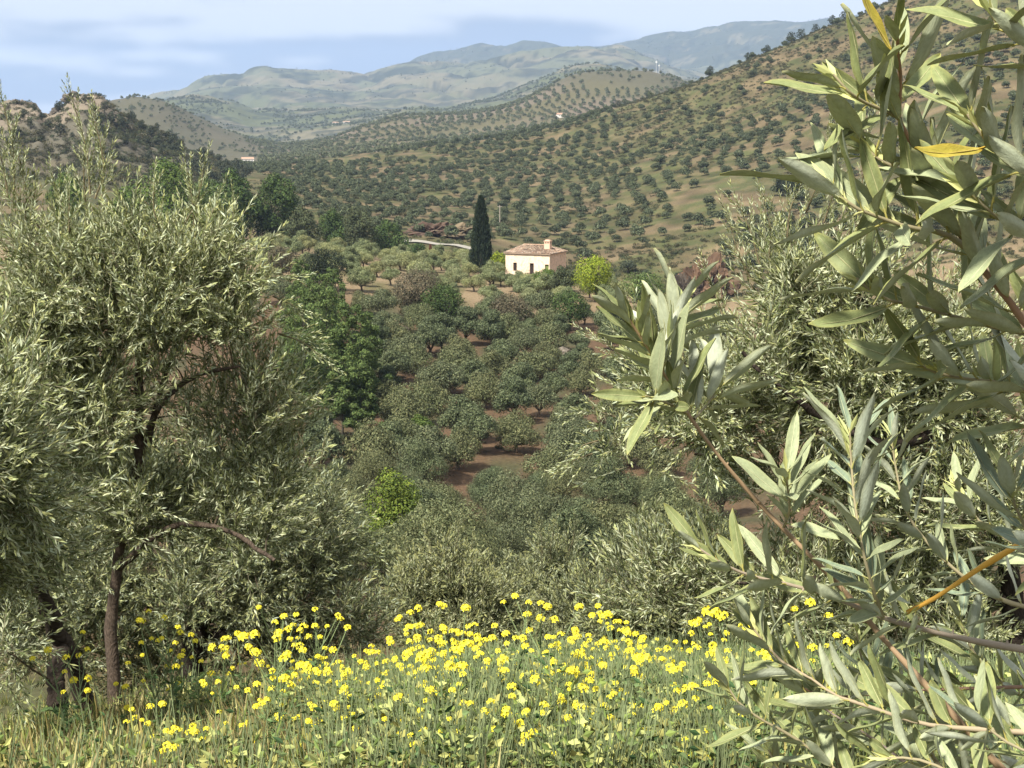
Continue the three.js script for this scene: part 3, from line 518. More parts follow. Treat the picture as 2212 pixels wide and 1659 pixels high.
{ // pale road across the valley
  const b = new MB(); let prev; for (let i = 0; i <= 30; i++) { const x = 870 + i * 5, a = atAz(x, 446 - i * 0.3), c = atAz(x, 451 - i * 0.3); const l = b.v(a.x, a.y + 0.4, a.z, [0.26, 0.24, 0.20]), u = b.v(c.x, c.y + 0.5, c.z, [0.26, 0.24, 0.20]); if (prev) b.quad(prev[0], l, u, prev[1]); prev = [l, u]; }
  struct(new THREE.Mesh(b.geo(true), M.stone), 'road');
}
// ---------------------------------------------------------------- the pale house on the terrace
{
  const g = new THREE.Group(), corner = P(1187, 600, 296); g.position.set(corner.x, 0, corner.z); const gy = H(corner.x, corner.z); g.position.y = P(1187, 549, 296).y - 6.2; g.rotation.y = -0.43;
  const L = 9.7, D = 8.6, h = 6.2, plaster = mat({ roughness: 0.95, map: noiseTex(256, (u, v) => { const a = 0.86 + 0.22 * tile(u, v, 1.8, 5) - 0.22 * sstep(tile(u + 0.3, v, 1.2, 4), 0.18, 0.4); return [a, a * 0.985, a * 0.95]; }) });
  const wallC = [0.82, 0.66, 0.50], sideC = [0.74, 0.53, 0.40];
  const wb = new MB(), holes = [[-8.0, -7.2, 2.6, 4.25], [-4.35, -3.45, 2.0, 4.25], [-1.0, -0.2, 2.5, 4.1]], add = (x0, x1, y0, y1) => { wb.box(x0, x1, y0, y1, -0.45, 0, wallC); };
  let cx = -L; for (const [x0, x1, y0, y1] of holes) { add(cx, x0, -3, h); add(x0, x1, -3, y0); add(x0, x1, y1, h); cx = x1; } add(cx, 0, -3, h);
  const wall = new THREE.Mesh(wb.geo(), plaster); wall.name = 'wall';
  const uvp = (m, s) => { const p = m.geometry.attributes.position, u = []; for (let i = 0; i < p.count; i++) u.push((p.getX(i) + p.getZ(i)) / s, p.getY(i) / s); m.geometry.setAttribute('uv', new THREE.Float32BufferAttribute(u, 2)); };
  uvp(wall, 6);
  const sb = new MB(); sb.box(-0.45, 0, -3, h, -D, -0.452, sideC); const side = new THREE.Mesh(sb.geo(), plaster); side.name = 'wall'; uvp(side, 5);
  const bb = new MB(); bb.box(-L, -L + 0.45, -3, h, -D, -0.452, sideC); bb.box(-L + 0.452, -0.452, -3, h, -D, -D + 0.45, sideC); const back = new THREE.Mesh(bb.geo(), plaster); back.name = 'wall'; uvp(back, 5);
  g.add(wall, side, back);
  holes.forEach(([x0, x1, y0, y1], i) => {
    const fr = new MB(); fr.box(x0, x1, y0, y0 + 0.06, -0.3, -0.2, [0.12, 0.08, 0.05]); fr.box(x0, x0 + 0.07, y0 + 0.06, y1, -0.3, -0.2, [0.12, 0.08, 0.05]); fr.box(x1 - 0.07, x1, y0 + 0.06, y1, -0.3, -0.2, [0.12, 0.08, 0.05]); fr.box(x0 + 0.07, x1 - 0.07, y1 - 0.07, y1, -0.3, -0.2, [0.12, 0.08, 0.05]);
    const w = new THREE.Mesh(fr.geo(), M.stone); w.name = 'window';
    const pb = new MB(); pb.box(x0 + 0.07, x1 - 0.07, y0 + 0.06, y1 - 0.07, -0.28, -0.26, i === 2 ? [0.16, 0.19, 0.06] : [0.035, 0.026, 0.02]); const p = new THREE.Mesh(pb.geo(), M.stone); p.name = i === 2 ? 'shutter' : 'pane'; w.add(p); g.add(w);
    if (i === 1) { const rb = new MB(); rb.box(x0 - 0.6, x1 + 0.1, y0 - 0.12, y0, 0.002, 0.55, [0.4, 0.33, 0.26]); for (let k = 0; k <= 8; k++) { const x = x0 - 0.6 + k * 0.2; rb.box(x, x + 0.03, y0, y0 + 0.9, 0.5, 0.53, [0.05, 0.04, 0.04]); } rb.box(x0 - 0.6, x1 + 0.1, y0 + 0.9, y0 + 0.95, 0.49, 0.54, [0.05, 0.04, 0.04]); const r = new THREE.Mesh(rb.geo(), M.stone); r.name = 'balcony'; g.add(r); }
  });
  const tr = rngOf(88), rb = new MB(), o = 0.35, rh = 1.45, ex = 2.2, e = [[-L - o, h, o], [o, h, o], [o, h, -D - o], [-L - o, h, -D - o]], r0 = [-L + ex, h + rh, -D / 2], r1 = [-ex, h + rh, -D / 2];
  const course = (A, B, C, Dd, rows, cols) => { for (let i = 0; i < rows; i++) for (let j = 0; j < cols; j++) { const pt = (u, v, y) => { const q = [0, 1, 2].map((k) => lerp(lerp(A[k], B[k], u), lerp(Dd[k], C[k], u), v)); q[1] += y; return q; }; const c = vary(tr() < 0.3 ? [0.44, 0.34, 0.25] : tr() < 0.3 ? [0.17, 0.12, 0.09] : [0.30, 0.205, 0.145], tr, 0.25), a = pt(j / cols, i / rows, 0.10), b2 = pt((j + 0.55) / cols, i / rows, 0.17), c2 = pt((j + 1) / cols, i / rows, 0.10), d2 = pt((j + 1) / cols, (i + 1) / rows, 0.02), e2 = pt((j + 0.55) / cols, (i + 1) / rows, 0.09), f2 = pt(j / cols, (i + 1) / rows, 0.02), vv = [a, b2, c2, d2, e2, f2].map((q) => rb.v(q[0], q[1], q[2], c)); rb.quad(vv[0], vv[1], vv[4], vv[5]); rb.quad(vv[1], vv[2], vv[3], vv[4]); } };
  course(e[0], e[1], r1, r0, 9, 40); course(e[1], e[2], r1, r1, 9, 26); course(e[2], e[3], r0, r1, 9, 40); course(e[3], e[0], r0, r0, 9, 26);
  rb.box(-L - o + 0.02, o - 0.02, h - 0.10, h + 0.005, -D - o + 0.02, o - 0.02, [0.42, 0.31, 0.23]); rb.box(-L + ex - 0.1, -ex + 0.1, h + rh - 0.05, h + rh + 0.16, -D / 2 - 0.15, -D / 2 + 0.15, [0.45, 0.31, 0.21]);
  const roof = new THREE.Mesh(rb.geo(), M.stone); roof.name = 'roof';
  const cb = new MB(), ch = [0.62, 0.43, 0.31]; cb.box(-2.1, -0.9, h + 0.5, h + 1.9, -3.2, -2.1, ch); for (const x of [-2.1, -1.62, -1.14]) for (const z of [-3.2, -2.34]) cb.box(x, x + 0.24, h + 1.902, h + 2.35, z, z + 0.24, ch); cb.box(-2.2, -0.8, h + 2.352, h + 2.48, -3.3, -2.0, ch); cb.box(-2.0, -1.0, h + 2.482, h + 2.66, -3.05, -2.25, ch);
  const chim = new THREE.Mesh(cb.geo(), M.stone); chim.name = 'chimney'; roof.add(chim); g.add(roof);
  addThing(g, 'stone_house', 'pale two-storey stone house with a tiled hip roof beside the cypress', 'house');
}
function farHouse(x, d, w, h, dp, label, turn = 0.3) {
  const g = new THREE.Group(), b = new MB(), rf = new MB(), wn = new MB(); g.position.copy(atAz(x, d)); g.rotation.y = turn;
  b.box(-w / 2, w / 2, -2, h, -dp / 2, dp / 2, [0.72, 0.68, 0.62]);
  const q = [[-w / 2 - .3, h + .01, dp / 2 + .3], [w / 2 + .3, h + .01, dp / 2 + .3], [w / 2 + .3, h + 1.4, 0], [-w / 2 - .3, h + 1.4, 0], [w / 2 + .3, h + .01, -dp / 2 - .3], [-w / 2 - .3, h + .01, -dp / 2 - .3]].map((v) => rf.v(...v, [0.38, 0.24, 0.17])); rf.quad(q[0], q[1], q[2], q[3]); rf.quad(q[3], q[2], q[4], q[5]); rf.tri(q[1], q[4], q[2]); rf.tri(q[0], q[3], q[5]); rf.quad(q[0], q[5], q[4], q[1]);
  for (const k of [-0.28, 0.05, 0.3]) wn.box(k * w, k * w + w * 0.09, h * 0.4, h * 0.75, dp / 2 + 0.002, dp / 2 + 0.05, [0.06, 0.06, 0.06]);
  [['wall', b], ['roof', rf], ['window', wn]].forEach(([n, m]) => { const o = new THREE.Mesh(m.geo(), M.stone); o.name = n; g.add(o); });
  addThing(g, 'farmhouse', label, 'house');
}
farHouse(757, 2950, 14, 6, 9, 'white farmhouse far up the valley beside a dark tree');
farHouse(733, 3000, 11, 5, 8, 'smaller white farmhouse just beside the first one');
farHouse(545, 1180, 9, 3.6, 6, 'pale low shed on the valley floor under the dark hill');
farHouse(1207, 1500, 6, 3, 5, 'tiny pale hut among striped olive rows');
{ // utility poles
  const pole = (x, d, h, label, cap) => { const g = new THREE.Group(), b = new MB(), a = new MB(); g.position.copy(atAz(x, d)); b.tube([V(0, -1, 0), V(0, h, 0)], [0.16, 0.1], 7, [0.36, 0.30, 0.25]); a.box(-0.8, 0.8, h - 0.5, h - 0.38, -0.06, 0.06, [0.3, 0.27, 0.24]); const m = new THREE.Mesh(b.geo(true), M.stone); m.name = 'pole'; const c = new THREE.Mesh(a.geo(), M.stone); c.name = 'crossarm'; g.add(m, c); addThing(g, 'utility_pole', label, 'pole'); };
  pole(1080, 500, 8.5, 'thin pale utility pole on the slope just behind the cypress');
  const mast = (x, h, label) => { const g = new THREE.Group(), b = new MB(), a = new MB(); g.position.copy(atAz(x, 1840)); b.tube([V(0, -1, 0), V(0, h, 0)], [0.25, 0.12], 6, [0.6, 0.6, 0.6]); a.box(-1, 1, h * 0.75, h * 0.86, -0.4, 0.4, [0.6, 0.6, 0.6]); const m = new THREE.Mesh(b.geo(true), M.stone); m.name = 'pole'; const c = new THREE.Mesh(a.geo(), M.stone); c.name = 'antenna'; g.add(m, c); addThing(g, 'radio_mast', label, 'mast'); };
  mast(1409, 16, 'taller thin pale mast on the hill crest'); mast(1415, 12, 'shorter thin mast beside the taller one');
}

// ---------------------------------------------------------------- olive trees close by: trunks, limbs and leafy shoots
function shootGeo(seed, L, pairs, leafLen, leafWid, pal) {
  const r = rngOf(seed), b = new MB(), pts = [], T = V(), S = V(), C = V();
  const bx = rr(-0.12, 0.12, r), bz = rr(-0.12, 0.12, r), at = (t) => V(bx * L * t * t, L * t, bz * L * t * t);
  for (let i = 0; i <= 4; i++) pts.push(at(i / 4));
  b.tube(pts, [0.0022, 0.0019, 0.0016, 0.0012, 0.0008], 3, [0.20, 0.18, 0.11], false);
  for (let i = 0; i < pairs; i++) {
    const t = 0.10 + 0.90 * (i + 0.5 * r()) / pairs, o = at(t), tip = t > 0.86; T.subVectors(at(Math.min(1, t + 0.05)), at(t - 0.05)).normalize();
    for (let s = 0; s < 2; s++) {
      const a = i * Math.PI / 2 + s * Math.PI + rr(-0.4, 0.4, r), al = (tip ? 0.3 : 0.68) + rr(-0.22, 0.25, r), c = Math.cos(al), sn = Math.sin(al);
      S.set(Math.cos(a), 0, Math.sin(a)); const d = T.clone().multiplyScalar(c).addScaledVector(S, sn).normalize(); C.crossVectors(d, T).normalize().multiplyScalar(1).addScaledVector(sideOf(d, r), 0.6).normalize(); C.addScaledVector(d, -C.dot(d)).normalize();
      const l = leafLen * (t < 0.25 ? 0.8 : tip ? 0.62 : 1) * rr(0.78, 1.15, r), col = r() < 0.27 ? pal.pale : t > 0.72 || r() < 0.22 ? pal.young : pal.top;
      b.kite(o, d, C, l, leafWid * rr(0.8, 1.2, r), vary(col, r, 0.2), 0.10);
    }
  }
  return b.geo();
}
const PAL = { top: [0.118, 0.138, 0.050], pale: [0.425, 0.45, 0.285], young: [0.335, 0.35, 0.150] }, PALGREY = { top: [0.108, 0.126, 0.055], pale: [0.36, 0.383, 0.24], young: [0.285, 0.298, 0.128] };
const shootSets = { near: [0, 1, 2, 3].map((k) => shootGeo(2000 + k, 0.30, 14, 0.053, 0.0098, PAL)), mid: [0, 1, 2, 3].map((k) => shootGeo(2100 + k, 0.32, 14, 0.056, 0.011, PALGREY)), fine: [0, 1, 2, 3].map((k) => shootGeo(2200 + k, 0.34, 12, 0.06, 0.014, PALGREY)) };
function nearOlive(o) {
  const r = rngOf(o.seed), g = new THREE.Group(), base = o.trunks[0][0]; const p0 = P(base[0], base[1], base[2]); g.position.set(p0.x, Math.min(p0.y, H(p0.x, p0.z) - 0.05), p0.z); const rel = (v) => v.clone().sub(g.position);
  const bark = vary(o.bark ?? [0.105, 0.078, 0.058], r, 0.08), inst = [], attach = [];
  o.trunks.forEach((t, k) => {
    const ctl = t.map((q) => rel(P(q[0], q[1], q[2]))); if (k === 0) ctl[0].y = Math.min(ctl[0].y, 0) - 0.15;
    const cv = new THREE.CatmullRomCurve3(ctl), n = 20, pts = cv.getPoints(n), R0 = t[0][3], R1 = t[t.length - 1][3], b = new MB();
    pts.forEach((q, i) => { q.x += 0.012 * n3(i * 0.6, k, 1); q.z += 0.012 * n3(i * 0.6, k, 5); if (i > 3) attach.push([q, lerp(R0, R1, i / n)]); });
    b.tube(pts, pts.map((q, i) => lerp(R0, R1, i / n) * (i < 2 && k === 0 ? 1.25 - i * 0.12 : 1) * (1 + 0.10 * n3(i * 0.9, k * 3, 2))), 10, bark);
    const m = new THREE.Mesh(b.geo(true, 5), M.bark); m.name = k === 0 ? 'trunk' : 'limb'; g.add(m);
  });
  const br = new MB();
  const E = o.crown.map(([x, y, d, rx, ry, rz]) => { const c = rel(P(x, y, d)), k = d / FL; const mg = 0.17 * o.sz, f = (q) => Math.max(0.06, q * k - mg); c.y -= 0.06 * o.sz; return { c, rx: f(rx), ry: f(ry), rz: rz ?? f((rx + ry) / 2) + mg * 0.5 }; }), vol = E.map((e) => e.rx * e.ry * e.rz), sum = vol.reduce((a, b) => a + b, 0);
  const v = V(), clusters = [];
  const pick = () => { let t = r() * sum, k = 0; while (t > vol[k] && k < vol.length - 1) t -= vol[k++]; return E[k]; };
  const nc = Math.round(o.shoots / 9); let skipped = 0;
  for (let i = 0; i < nc; i++) {
    const e = pick(); dirRand(r, v); const q = Math.pow(r(), 0.42) * (1 + 0.30 * n3(v.x * 1.7, v.y * 1.7, v.z * 1.7 + o.seed)), c = V(e.c.x + v.x * e.rx * q, e.c.y + v.y * e.ry * q, e.c.z + v.z * e.rz * q), out = v.clone();
    const pq = px(c.clone().add(g.position)); if (n3(c.x * 1.9 + o.seed * 7, c.y * 1.9, c.z * 1.9) + 0.5 * n3(c.x * 0.8, c.y * 0.8 + o.seed, c.z * 0.8) < -0.2 || (o.holes && inGap(pq, o.holes) && r() < 0.65)) { if (skipped++ < nc * 0.8) i--; continue; }
    let best = null, bd = 1e9; for (const a of attach) { const dd = a[0].distanceTo(c) + Math.max(0, a[0].y - c.y) * 0.6; if (dd < bd) { bd = dd; best = a; } }
    if (bd < 1.9 || o.allBranches) { const s = best[0], m1 = s.clone().lerp(c, 0.4), m2 = s.clone().lerp(c, 0.75); m1.y += bd * 0.10; m2.y += bd * 0.10; m1.add(dirRand(r).multiplyScalar(bd * 0.06)); const pts = new THREE.CatmullRomCurve3([s, m1, m2, c]).getPoints(7), ra = Math.min(best[1] * 0.5, 0.004 + bd * 0.006); br.tube(pts, pts.map((_, i) => lerp(ra, 0.0022, i / 7)), 5, vary([0.14, 0.115, 0.08], r, 0.25)); if (attach.length < 600) attach.push([pts[4], ra * 0.5]); }
    clusters.push([c, out]);
    const main = out.clone().multiplyScalar(0.55).add(V(0, o.up ?? 0.55, 0)).addScaledVector(dirRand(r), 0.4).normalize();
    for (let s = 0; s < 9; s++) { const t = s / 9, pos = c.clone().addScaledVector(main, (t - 0.45) * 0.30 * o.sz).addScaledVector(dirRand(r), 0.07 * o.sz), dir = main.clone().addScaledVector(dirRand(r), 0.75); if (r() < 0.15) dir.y -= 0.9; inst.push([pos, dir.normalize(), o.sz * rr(0.7, 1.2, r)]); }
  }
  for (const s of o.sprigs ?? []) { // long upright water shoots
    const a = rel(P(s[0], s[1], s[4])), e = rel(P(s[2], s[3], s[4] + (s[5] ?? 0))), m = a.clone().lerp(e, 0.5).add(dirRand(r).multiplyScalar(0.03)), cv = new THREE.CatmullRomCurve3([a, m, e]), len = a.distanceTo(e), pts = cv.getPoints(8);
    br.tube(pts, pts.map((_, i) => lerp(0.006, 0.0018, i / 8)), 5, [0.20, 0.17, 0.10]);
    const n = Math.max(5, Math.round(len / 0.026)); for (let i = 0; i < n; i++) { const t = i / n, q = cv.getPoint(t), T = cv.getTangent(t), dir = T.clone().addScaledVector(sideOf(T, r), 0.55 * (1 - t * 0.6)); inst.push([q, dir.normalize(), o.sz * rr(0.5, 0.85, r) * (1 - 0.3 * t)]); }
    inst.push([e, cv.getTangent(1), o.sz * 0.6]);
  }
  if (br.p.length) { const m = new THREE.Mesh(br.geo(true, 5), M.bark); m.name = 'branchwork'; m.userData.kind = 'stuff'; g.add(m); }
  const set = shootSets[o.set], Y = V(0, 1, 0), M4 = new THREE.Matrix4(), Q = new THREE.Quaternion(), Q2 = new THREE.Quaternion(), col = new THREE.Color();
  set.forEach((geo, k) => {
    const mine = inst.filter((_, i) => i % set.length === k), im = new THREE.InstancedMesh(geo, M.leaf, mine.length);
    mine.forEach(([pos, dir, s], i) => { Q.setFromUnitVectors(Y, dir).multiply(Q2.setFromAxisAngle(Y, r() * 6.283)); im.setMatrixAt(i, M4.compose(pos, Q, V(s, s, s))); const w = 0.86 + 0.3 * r(); col.setRGB(w * (o.tint?.[0] ?? 1), w * (o.tint?.[1] ?? 1), w * (o.tint?.[2] ?? 1)); im.setColorAt(i, col); });
    im.name = 'crown'; im.userData.kind = 'stuff'; g.add(im);
  });
  addThing(g, 'olive_tree', o.label, 'olive tree');
}
nearOlive({ seed: 1, set: 'near', up: 0.95, shoots: 4700, holes: [[335, 860, 95, 130], [300, 980, 40, 60]], sz: 1.0, label: 'slim-trunked olive tree with tall upright sprigs standing over the flowers',
  trunks: [[[246, 1515, 9.4, 0.043], [241, 1330, 9.4], [262, 1170, 9.4], [300, 1000, 9.35], [299, 850, 9.3], [304, 700, 9.25], [312, 520, 9.2, 0.018]], [[252, 1235, 9.4, 0.024], [330, 1160, 9.2], [400, 1132, 9.1], [500, 1150, 9.0], [590, 1210, 8.9, 0.012]], [[304, 985, 9.35, 0.022], [345, 880, 9.2], [420, 815, 9.1], [520, 790, 9.0, 0.009]], [[318, 960, 9.35, 0.024], [345, 850, 9.45], [375, 760, 9.5], [400, 640, 9.6, 0.009]]],
  crown: [[330, 640, 9.3, 270, 190], [320, 575, 9.3, 200, 95], [140, 580, 9.2, 170, 130], [520, 680, 9.2, 175, 150], [210, 850, 9.3, 240, 160], [510, 860, 9.3, 175, 150], [590, 980, 9.6, 110, 130], [300, 1080, 9.5, 260, 140], [540, 1080, 9.4, 140, 160], [50, 500, 9.1, 110, 80], [60, 700, 9.3, 170, 190], [180, 450, 9.2, 75, 70], [405, 480, 9.2, 75, 75], [290, 480, 9.2, 60, 60], [500, 545, 9.2, 70, 60], [560, 560, 9.2, 60, 50]],
  sprigs: [[195, 420, 160, 225, 9.2], [220, 430, 205, 262, 9.1], [185, 440, 190, 300, 9.3], [205, 430, 225, 330, 9.2], [30, 440, 5, 215, 9.1], [55, 480, 40, 340, 9.1], [20, 450, -10, 300, 9.0], [395, 490, 440, 362, 9.2], [420, 500, 405, 372, 9.2], [345, 500, 332, 405, 9.1], [480, 540, 505, 452, 9.2], [125, 490, 118, 395, 9.2], [270, 500, 262, 430, 9.2], [460, 520, 470, 430, 9.1], [600, 720, 695, 772, 9.1, -0.1], [560, 600, 628, 596, 9.1], [590, 640, 650, 668, 9.1], [560, 800, 640, 850, 9.1], [150, 500, 150, 420, 9.0], [90, 500, 75, 430, 9.2]] });
nearOlive({ seed: 2, set: 'near', shoots: 2300, sz: 1.0, label: 'leaning dark-trunked olive tree cut by the edge of the view, nearer than its neighbour',
  bark: [0.06, 0.046, 0.036],
  trunks: [[[218, 1520, 8.6, 0.062], [160, 1440, 8.4], [112, 1340, 8.2], [78, 1235, 8.0], [48, 1150, 7.8], [10, 1000, 7.5, 0.02]], [[135, 1395, 8.3, 0.045], [120, 1460, 8.1], [128, 1530, 8.0, 0.05]]],
  crown: [[10, 980, 7.0, 130, 190], [40, 820, 7.0, 100, 110], [30, 1200, 7.4, 130, 130], [-90, 1000, 7.0, 160, 300], [0, 1380, 7.8, 90, 60]] });
nearOlive({ seed: 3, set: 'mid', shoots: 7400, sz: 1.05, tint: [1.02, 1.02, 1.05], label: 'silvery bushy olive tree beside the slim-trunked one, trunk hidden in shade',
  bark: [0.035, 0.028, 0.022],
  trunks: [[[425, 1530, 12, 0.12], [415, 1420, 12], [440, 1330, 12], [520, 1230, 12, 0.06]], [[430, 1400, 12, 0.08], [560, 1320, 12], [680, 1220, 12, 0.03]]],
  crown: [[640, 1160, 12, 150, 200], [560, 1230, 12.2, 190, 190], [745, 1290, 11.8, 85, 120], [640, 1020, 12.4, 90, 90], [420, 1290, 12.2, 160, 120], [760, 1370, 11.8, 110, 110], [600, 1400, 12, 180, 80], [180, 1300, 12.4, 200, 150], [380, 1090, 12.8, 220, 150], [130, 1120, 12.8, 220, 170], [560, 1060, 12.8, 130, 130], [40, 1330, 12.4, 160, 130], [110, 1420, 12, 170, 70], [330, 1430, 12.4, 170, 80], [560, 1450, 12, 150, 60]], sprigs: [[660, 980, 650, 925, 12], [690, 1020, 700, 950, 12], [600, 990, 592, 945, 12]] });
nearOlive({ seed: 4, set: 'fine', tint: [0.86, 0.84, 0.80], shoots: 2300, sz: 1.25, label: 'pale greyish olive tree in the dip behind the tallest mustard flowers', up: 0.9,
  trunks: [[[960, 1500, 19, 0.1], [955, 1380, 19, 0.08], [960, 1290, 19, 0.03]]], crown: [[960, 1290, 19, 120, 120], [880, 1330, 18.5, 70, 120], [1040, 1330, 18.5, 90, 110], [980, 1420, 18, 130, 70]], sprigs: [[930, 1210, 925, 1155, 19], [980, 1210, 990, 1150, 19], [1010, 1230, 1018, 1180, 19], [890, 1250, 880, 1190, 19]] });
nearOlive({ seed: 5, set: 'fine', shoots: 2300, sz: 1.25, label: 'second greyish olive tree in the dip, beside the pale one', up: 0.9, tint: [0.76, 0.76, 0.74],
  trunks: [[[1150, 1500, 20, 0.1], [1150, 1400, 20, 0.08], [1155, 1310, 20, 0.03]]], crown: [[1150, 1310, 20, 120, 95], [1210, 1240, 20.5, 60, 90], [1250, 1340, 19, 90, 110], [1150, 1410, 18.5, 150, 70]], sprigs: [[1170, 1230, 1165, 1130, 20], [1190, 1210, 1195, 1150, 20], [1100, 1260, 1095, 1210, 20], [1230, 1190, 1240, 1140, 20]] });
nearOlive({ seed: 6, set: 'near', up: 0.75, shoots: 6600, sz: 1.0, label: 'wide olive tree with a dark slanting trunk behind the big-leaved branches', bark: [0.05, 0.038, 0.03],
  trunks: [[[2215, 1530, 8.6, 0.07], [2185, 1280, 8.6], [2120, 1050, 8.5], [2040, 880, 8.4], [1930, 740, 8.3], [1830, 600, 8.2, 0.015]], [[2060, 915, 8.4, 0.03], [1930, 960, 8.1], [1800, 915, 8.0], [1690, 840, 7.9], [1600, 760, 7.9, 0.009]], [[2110, 1030, 8.5, 0.03], [1950, 1000, 8.6], [1700, 1010, 8.6], [1500, 980, 8.6, 0.008]], [[2190, 1300, 8.6, 0.04], [1900, 1250, 8.5], [1600, 1260, 8.4, 0.01]]],
  crown: [[1790, 620, 8.3, 190, 120], [1660, 780, 8.2, 200, 150], [1880, 800, 8.4, 260, 180], [2050, 760, 8.6, 200, 200], [1500, 900, 8.3, 190, 100], [1780, 1010, 8.4, 220, 130], [1560, 860, 8.3, 230, 130], [2080, 1060, 8.5, 180, 200], [1420, 770, 8.3, 80, 50], [1700, 1260, 8.5, 230, 140], [2000, 1300, 8.6, 220, 200], [1450, 1250, 8.6, 170, 110], [1340, 940, 8.3, 80, 60], [1720, 500, 8.3, 70, 50]],
  sprigs: [[1640, 570, 1600, 452, 8.2], [1660, 560, 1650, 440, 8.2], [1700, 520, 1730, 400, 8.2], [1620, 600, 1575, 480, 8.2], [1560, 680, 1530, 600, 8.2], [1740, 460, 1790, 290, 8.3], [1780, 480, 1810, 300, 8.3], [1850, 520, 1880, 260, 8.4], [1950, 560, 1960, 330, 8.4], [2060, 560, 2090, 380, 8.5], [1350, 780, 1290, 730, 8.2], [1300, 950, 1240, 980, 8.2], [1330, 900, 1262, 890, 8.2], [1280, 980, 1225, 1000, 8.2], [1480, 790, 1450, 700, 8.2], [1390, 760, 1370, 690, 8.2]] });
nearOlive({ seed: 7, set: 'mid', shoots: 3000, sz: 1.05, label: 'low dense olive bush-tree between the mustard and the wide olive tree', tint: [0.92, 0.92, 0.88],
  trunks: [[[1420, 1500, 11, 0.07], [1425, 1400, 11], [1400, 1300, 11, 0.03]], [[1422, 1420, 11, 0.04], [1560, 1340, 11, 0.015]]], crown: [[1390, 1310, 11, 150, 110], [1330, 1390, 10.8, 90, 90], [1560, 1380, 11, 180, 110], [1480, 1230, 11.2, 120, 80], [1720, 1420, 11, 160, 110]], sprigs: [[1300, 1300, 1262, 1235, 11], [1340, 1250, 1320, 1180, 11], [1400, 1230, 1395, 1170, 11]] });

// ---------------------------------------------------------------- meadow: grass, weeds and flowering mustard
{
  const tuft = (seed, h, cols, n, w = 0.004) => { const r = rngOf(seed), b = new MB(); for (let i = 0; i < n; i++) { const a = r() * 6.28, q = 0.05 * r(), d = V(Math.cos(a) * rr(0.1, 0.6, r), 1, Math.sin(a) * rr(0.1, 0.6, r)).normalize(); b.kite(V(Math.cos(a) * q, -0.02, Math.sin(a) * q), d, sideOf(d, r), h * rr(0.5, 1.2, r), w * rr(0.7, 1.5, r), vary(cols[Math.floor(r() * cols.length)], r, 0.25), 0.2); } return b.geo(); };
  const gr = [[0.20, 0.225, 0.055], [0.26, 0.255, 0.075], [0.34, 0.29, 0.11], [0.15, 0.19, 0.045]], dry = [[0.33, 0.26, 0.12], [0.27, 0.17, 0.085], [0.22, 0.20, 0.075], [0.30, 0.27, 0.12]];
  const geos = [tuft(1, 0.16, gr, 16), tuft(2, 0.22, gr, 14), tuft(3, 0.2, dry, 14), tuft(4, 0.12, gr, 18)], list = [], r = rngOf(41);
  for (let i = 0; i < 30000; i++) { const d = 3.0 + 8.2 * Math.pow(r(), 0.75), az = rr(-0.42, 0.42, r), x = Math.sin(az) * d, z = -Math.cos(az) * d, k = n2(x / 1.1, z / 1.1) > 0.1 ? 2 : Math.floor(r() * 4); list.push([onGround(x, z), r() * 6.28, rr(0.6, 1.3, r) * (1 + 0.45 * n2(x / 0.7, z / 0.7)), k, r()]); }
  for (let i = 0; i < 6000; i++) { const d = 11 + 40 * r(), az = rr(-0.42, 0.42, r); list.push([onGround(Math.sin(az) * d, -Math.cos(az) * d), r() * 6.28, rr(1.2, 2.4, r), Math.floor(r() * 4), r()]); }
  bulkMesh(list, geos, M.herb, 'meadow_grass', bright);
  const weed = (seed, cols) => { const r = rngOf(seed), b = new MB(); for (let i = 0; i < 34; i++) { const a = r() * 6.28, y = 0.30 * r(), d = V(Math.cos(a), rr(-0.1, 0.9, r), Math.sin(a)).normalize(), q = 0.09 * r(); b.kite(V(Math.cos(a) * q, y, Math.sin(a) * q), d, sideOf(d, r), rr(0.02, 0.046, r), rr(0.010, 0.020, r), vary(cols[Math.floor(r() * cols.length)], r, 0.3), 0.3); } for (let i = 0; i < 5; i++) { const a = r() * 6.28; b.tube([V(0, -0.02, 0), V(Math.cos(a) * 0.05, 0.18, Math.sin(a) * 0.05), V(Math.cos(a) * 0.09, 0.34, Math.sin(a) * 0.09)], [0.0025, 0.002, 0.001], 3, [0.16, 0.19, 0.09]); } return b.geo(); };
  const wl = [], wg = [weed(11, [[0.075, 0.125, 0.042], [0.11, 0.16, 0.062], [0.05, 0.09, 0.03]]), weed(12, [[0.13, 0.165, 0.052], [0.185, 0.205, 0.075]]), weed(13, [[0.14, 0.19, 0.05], [0.25, 0.25, 0.08]])], r2 = rngOf(43);
  for (let i = 0; i < 14000; i++) { const d = 3.8 + 6.4 * r2(), az = rr(-0.4, 0.36, r2), x = Math.sin(az) * d, z = -Math.cos(az) * d, p = onGround(x, z), q = px(p), w = 0.02 + 0.80 * sstep(q[0], 560, 1000) + 0.35 * n2b(x / 0.9, z / 0.9); if (r2() > w) continue; wl.push([p, r2() * 6.28, rr(0.6, 1.25, r2), Math.floor(r2() * 3), r2()]); }
  bulkMesh(wl, wg, M.herb, 'meadow_weeds', bright);
}
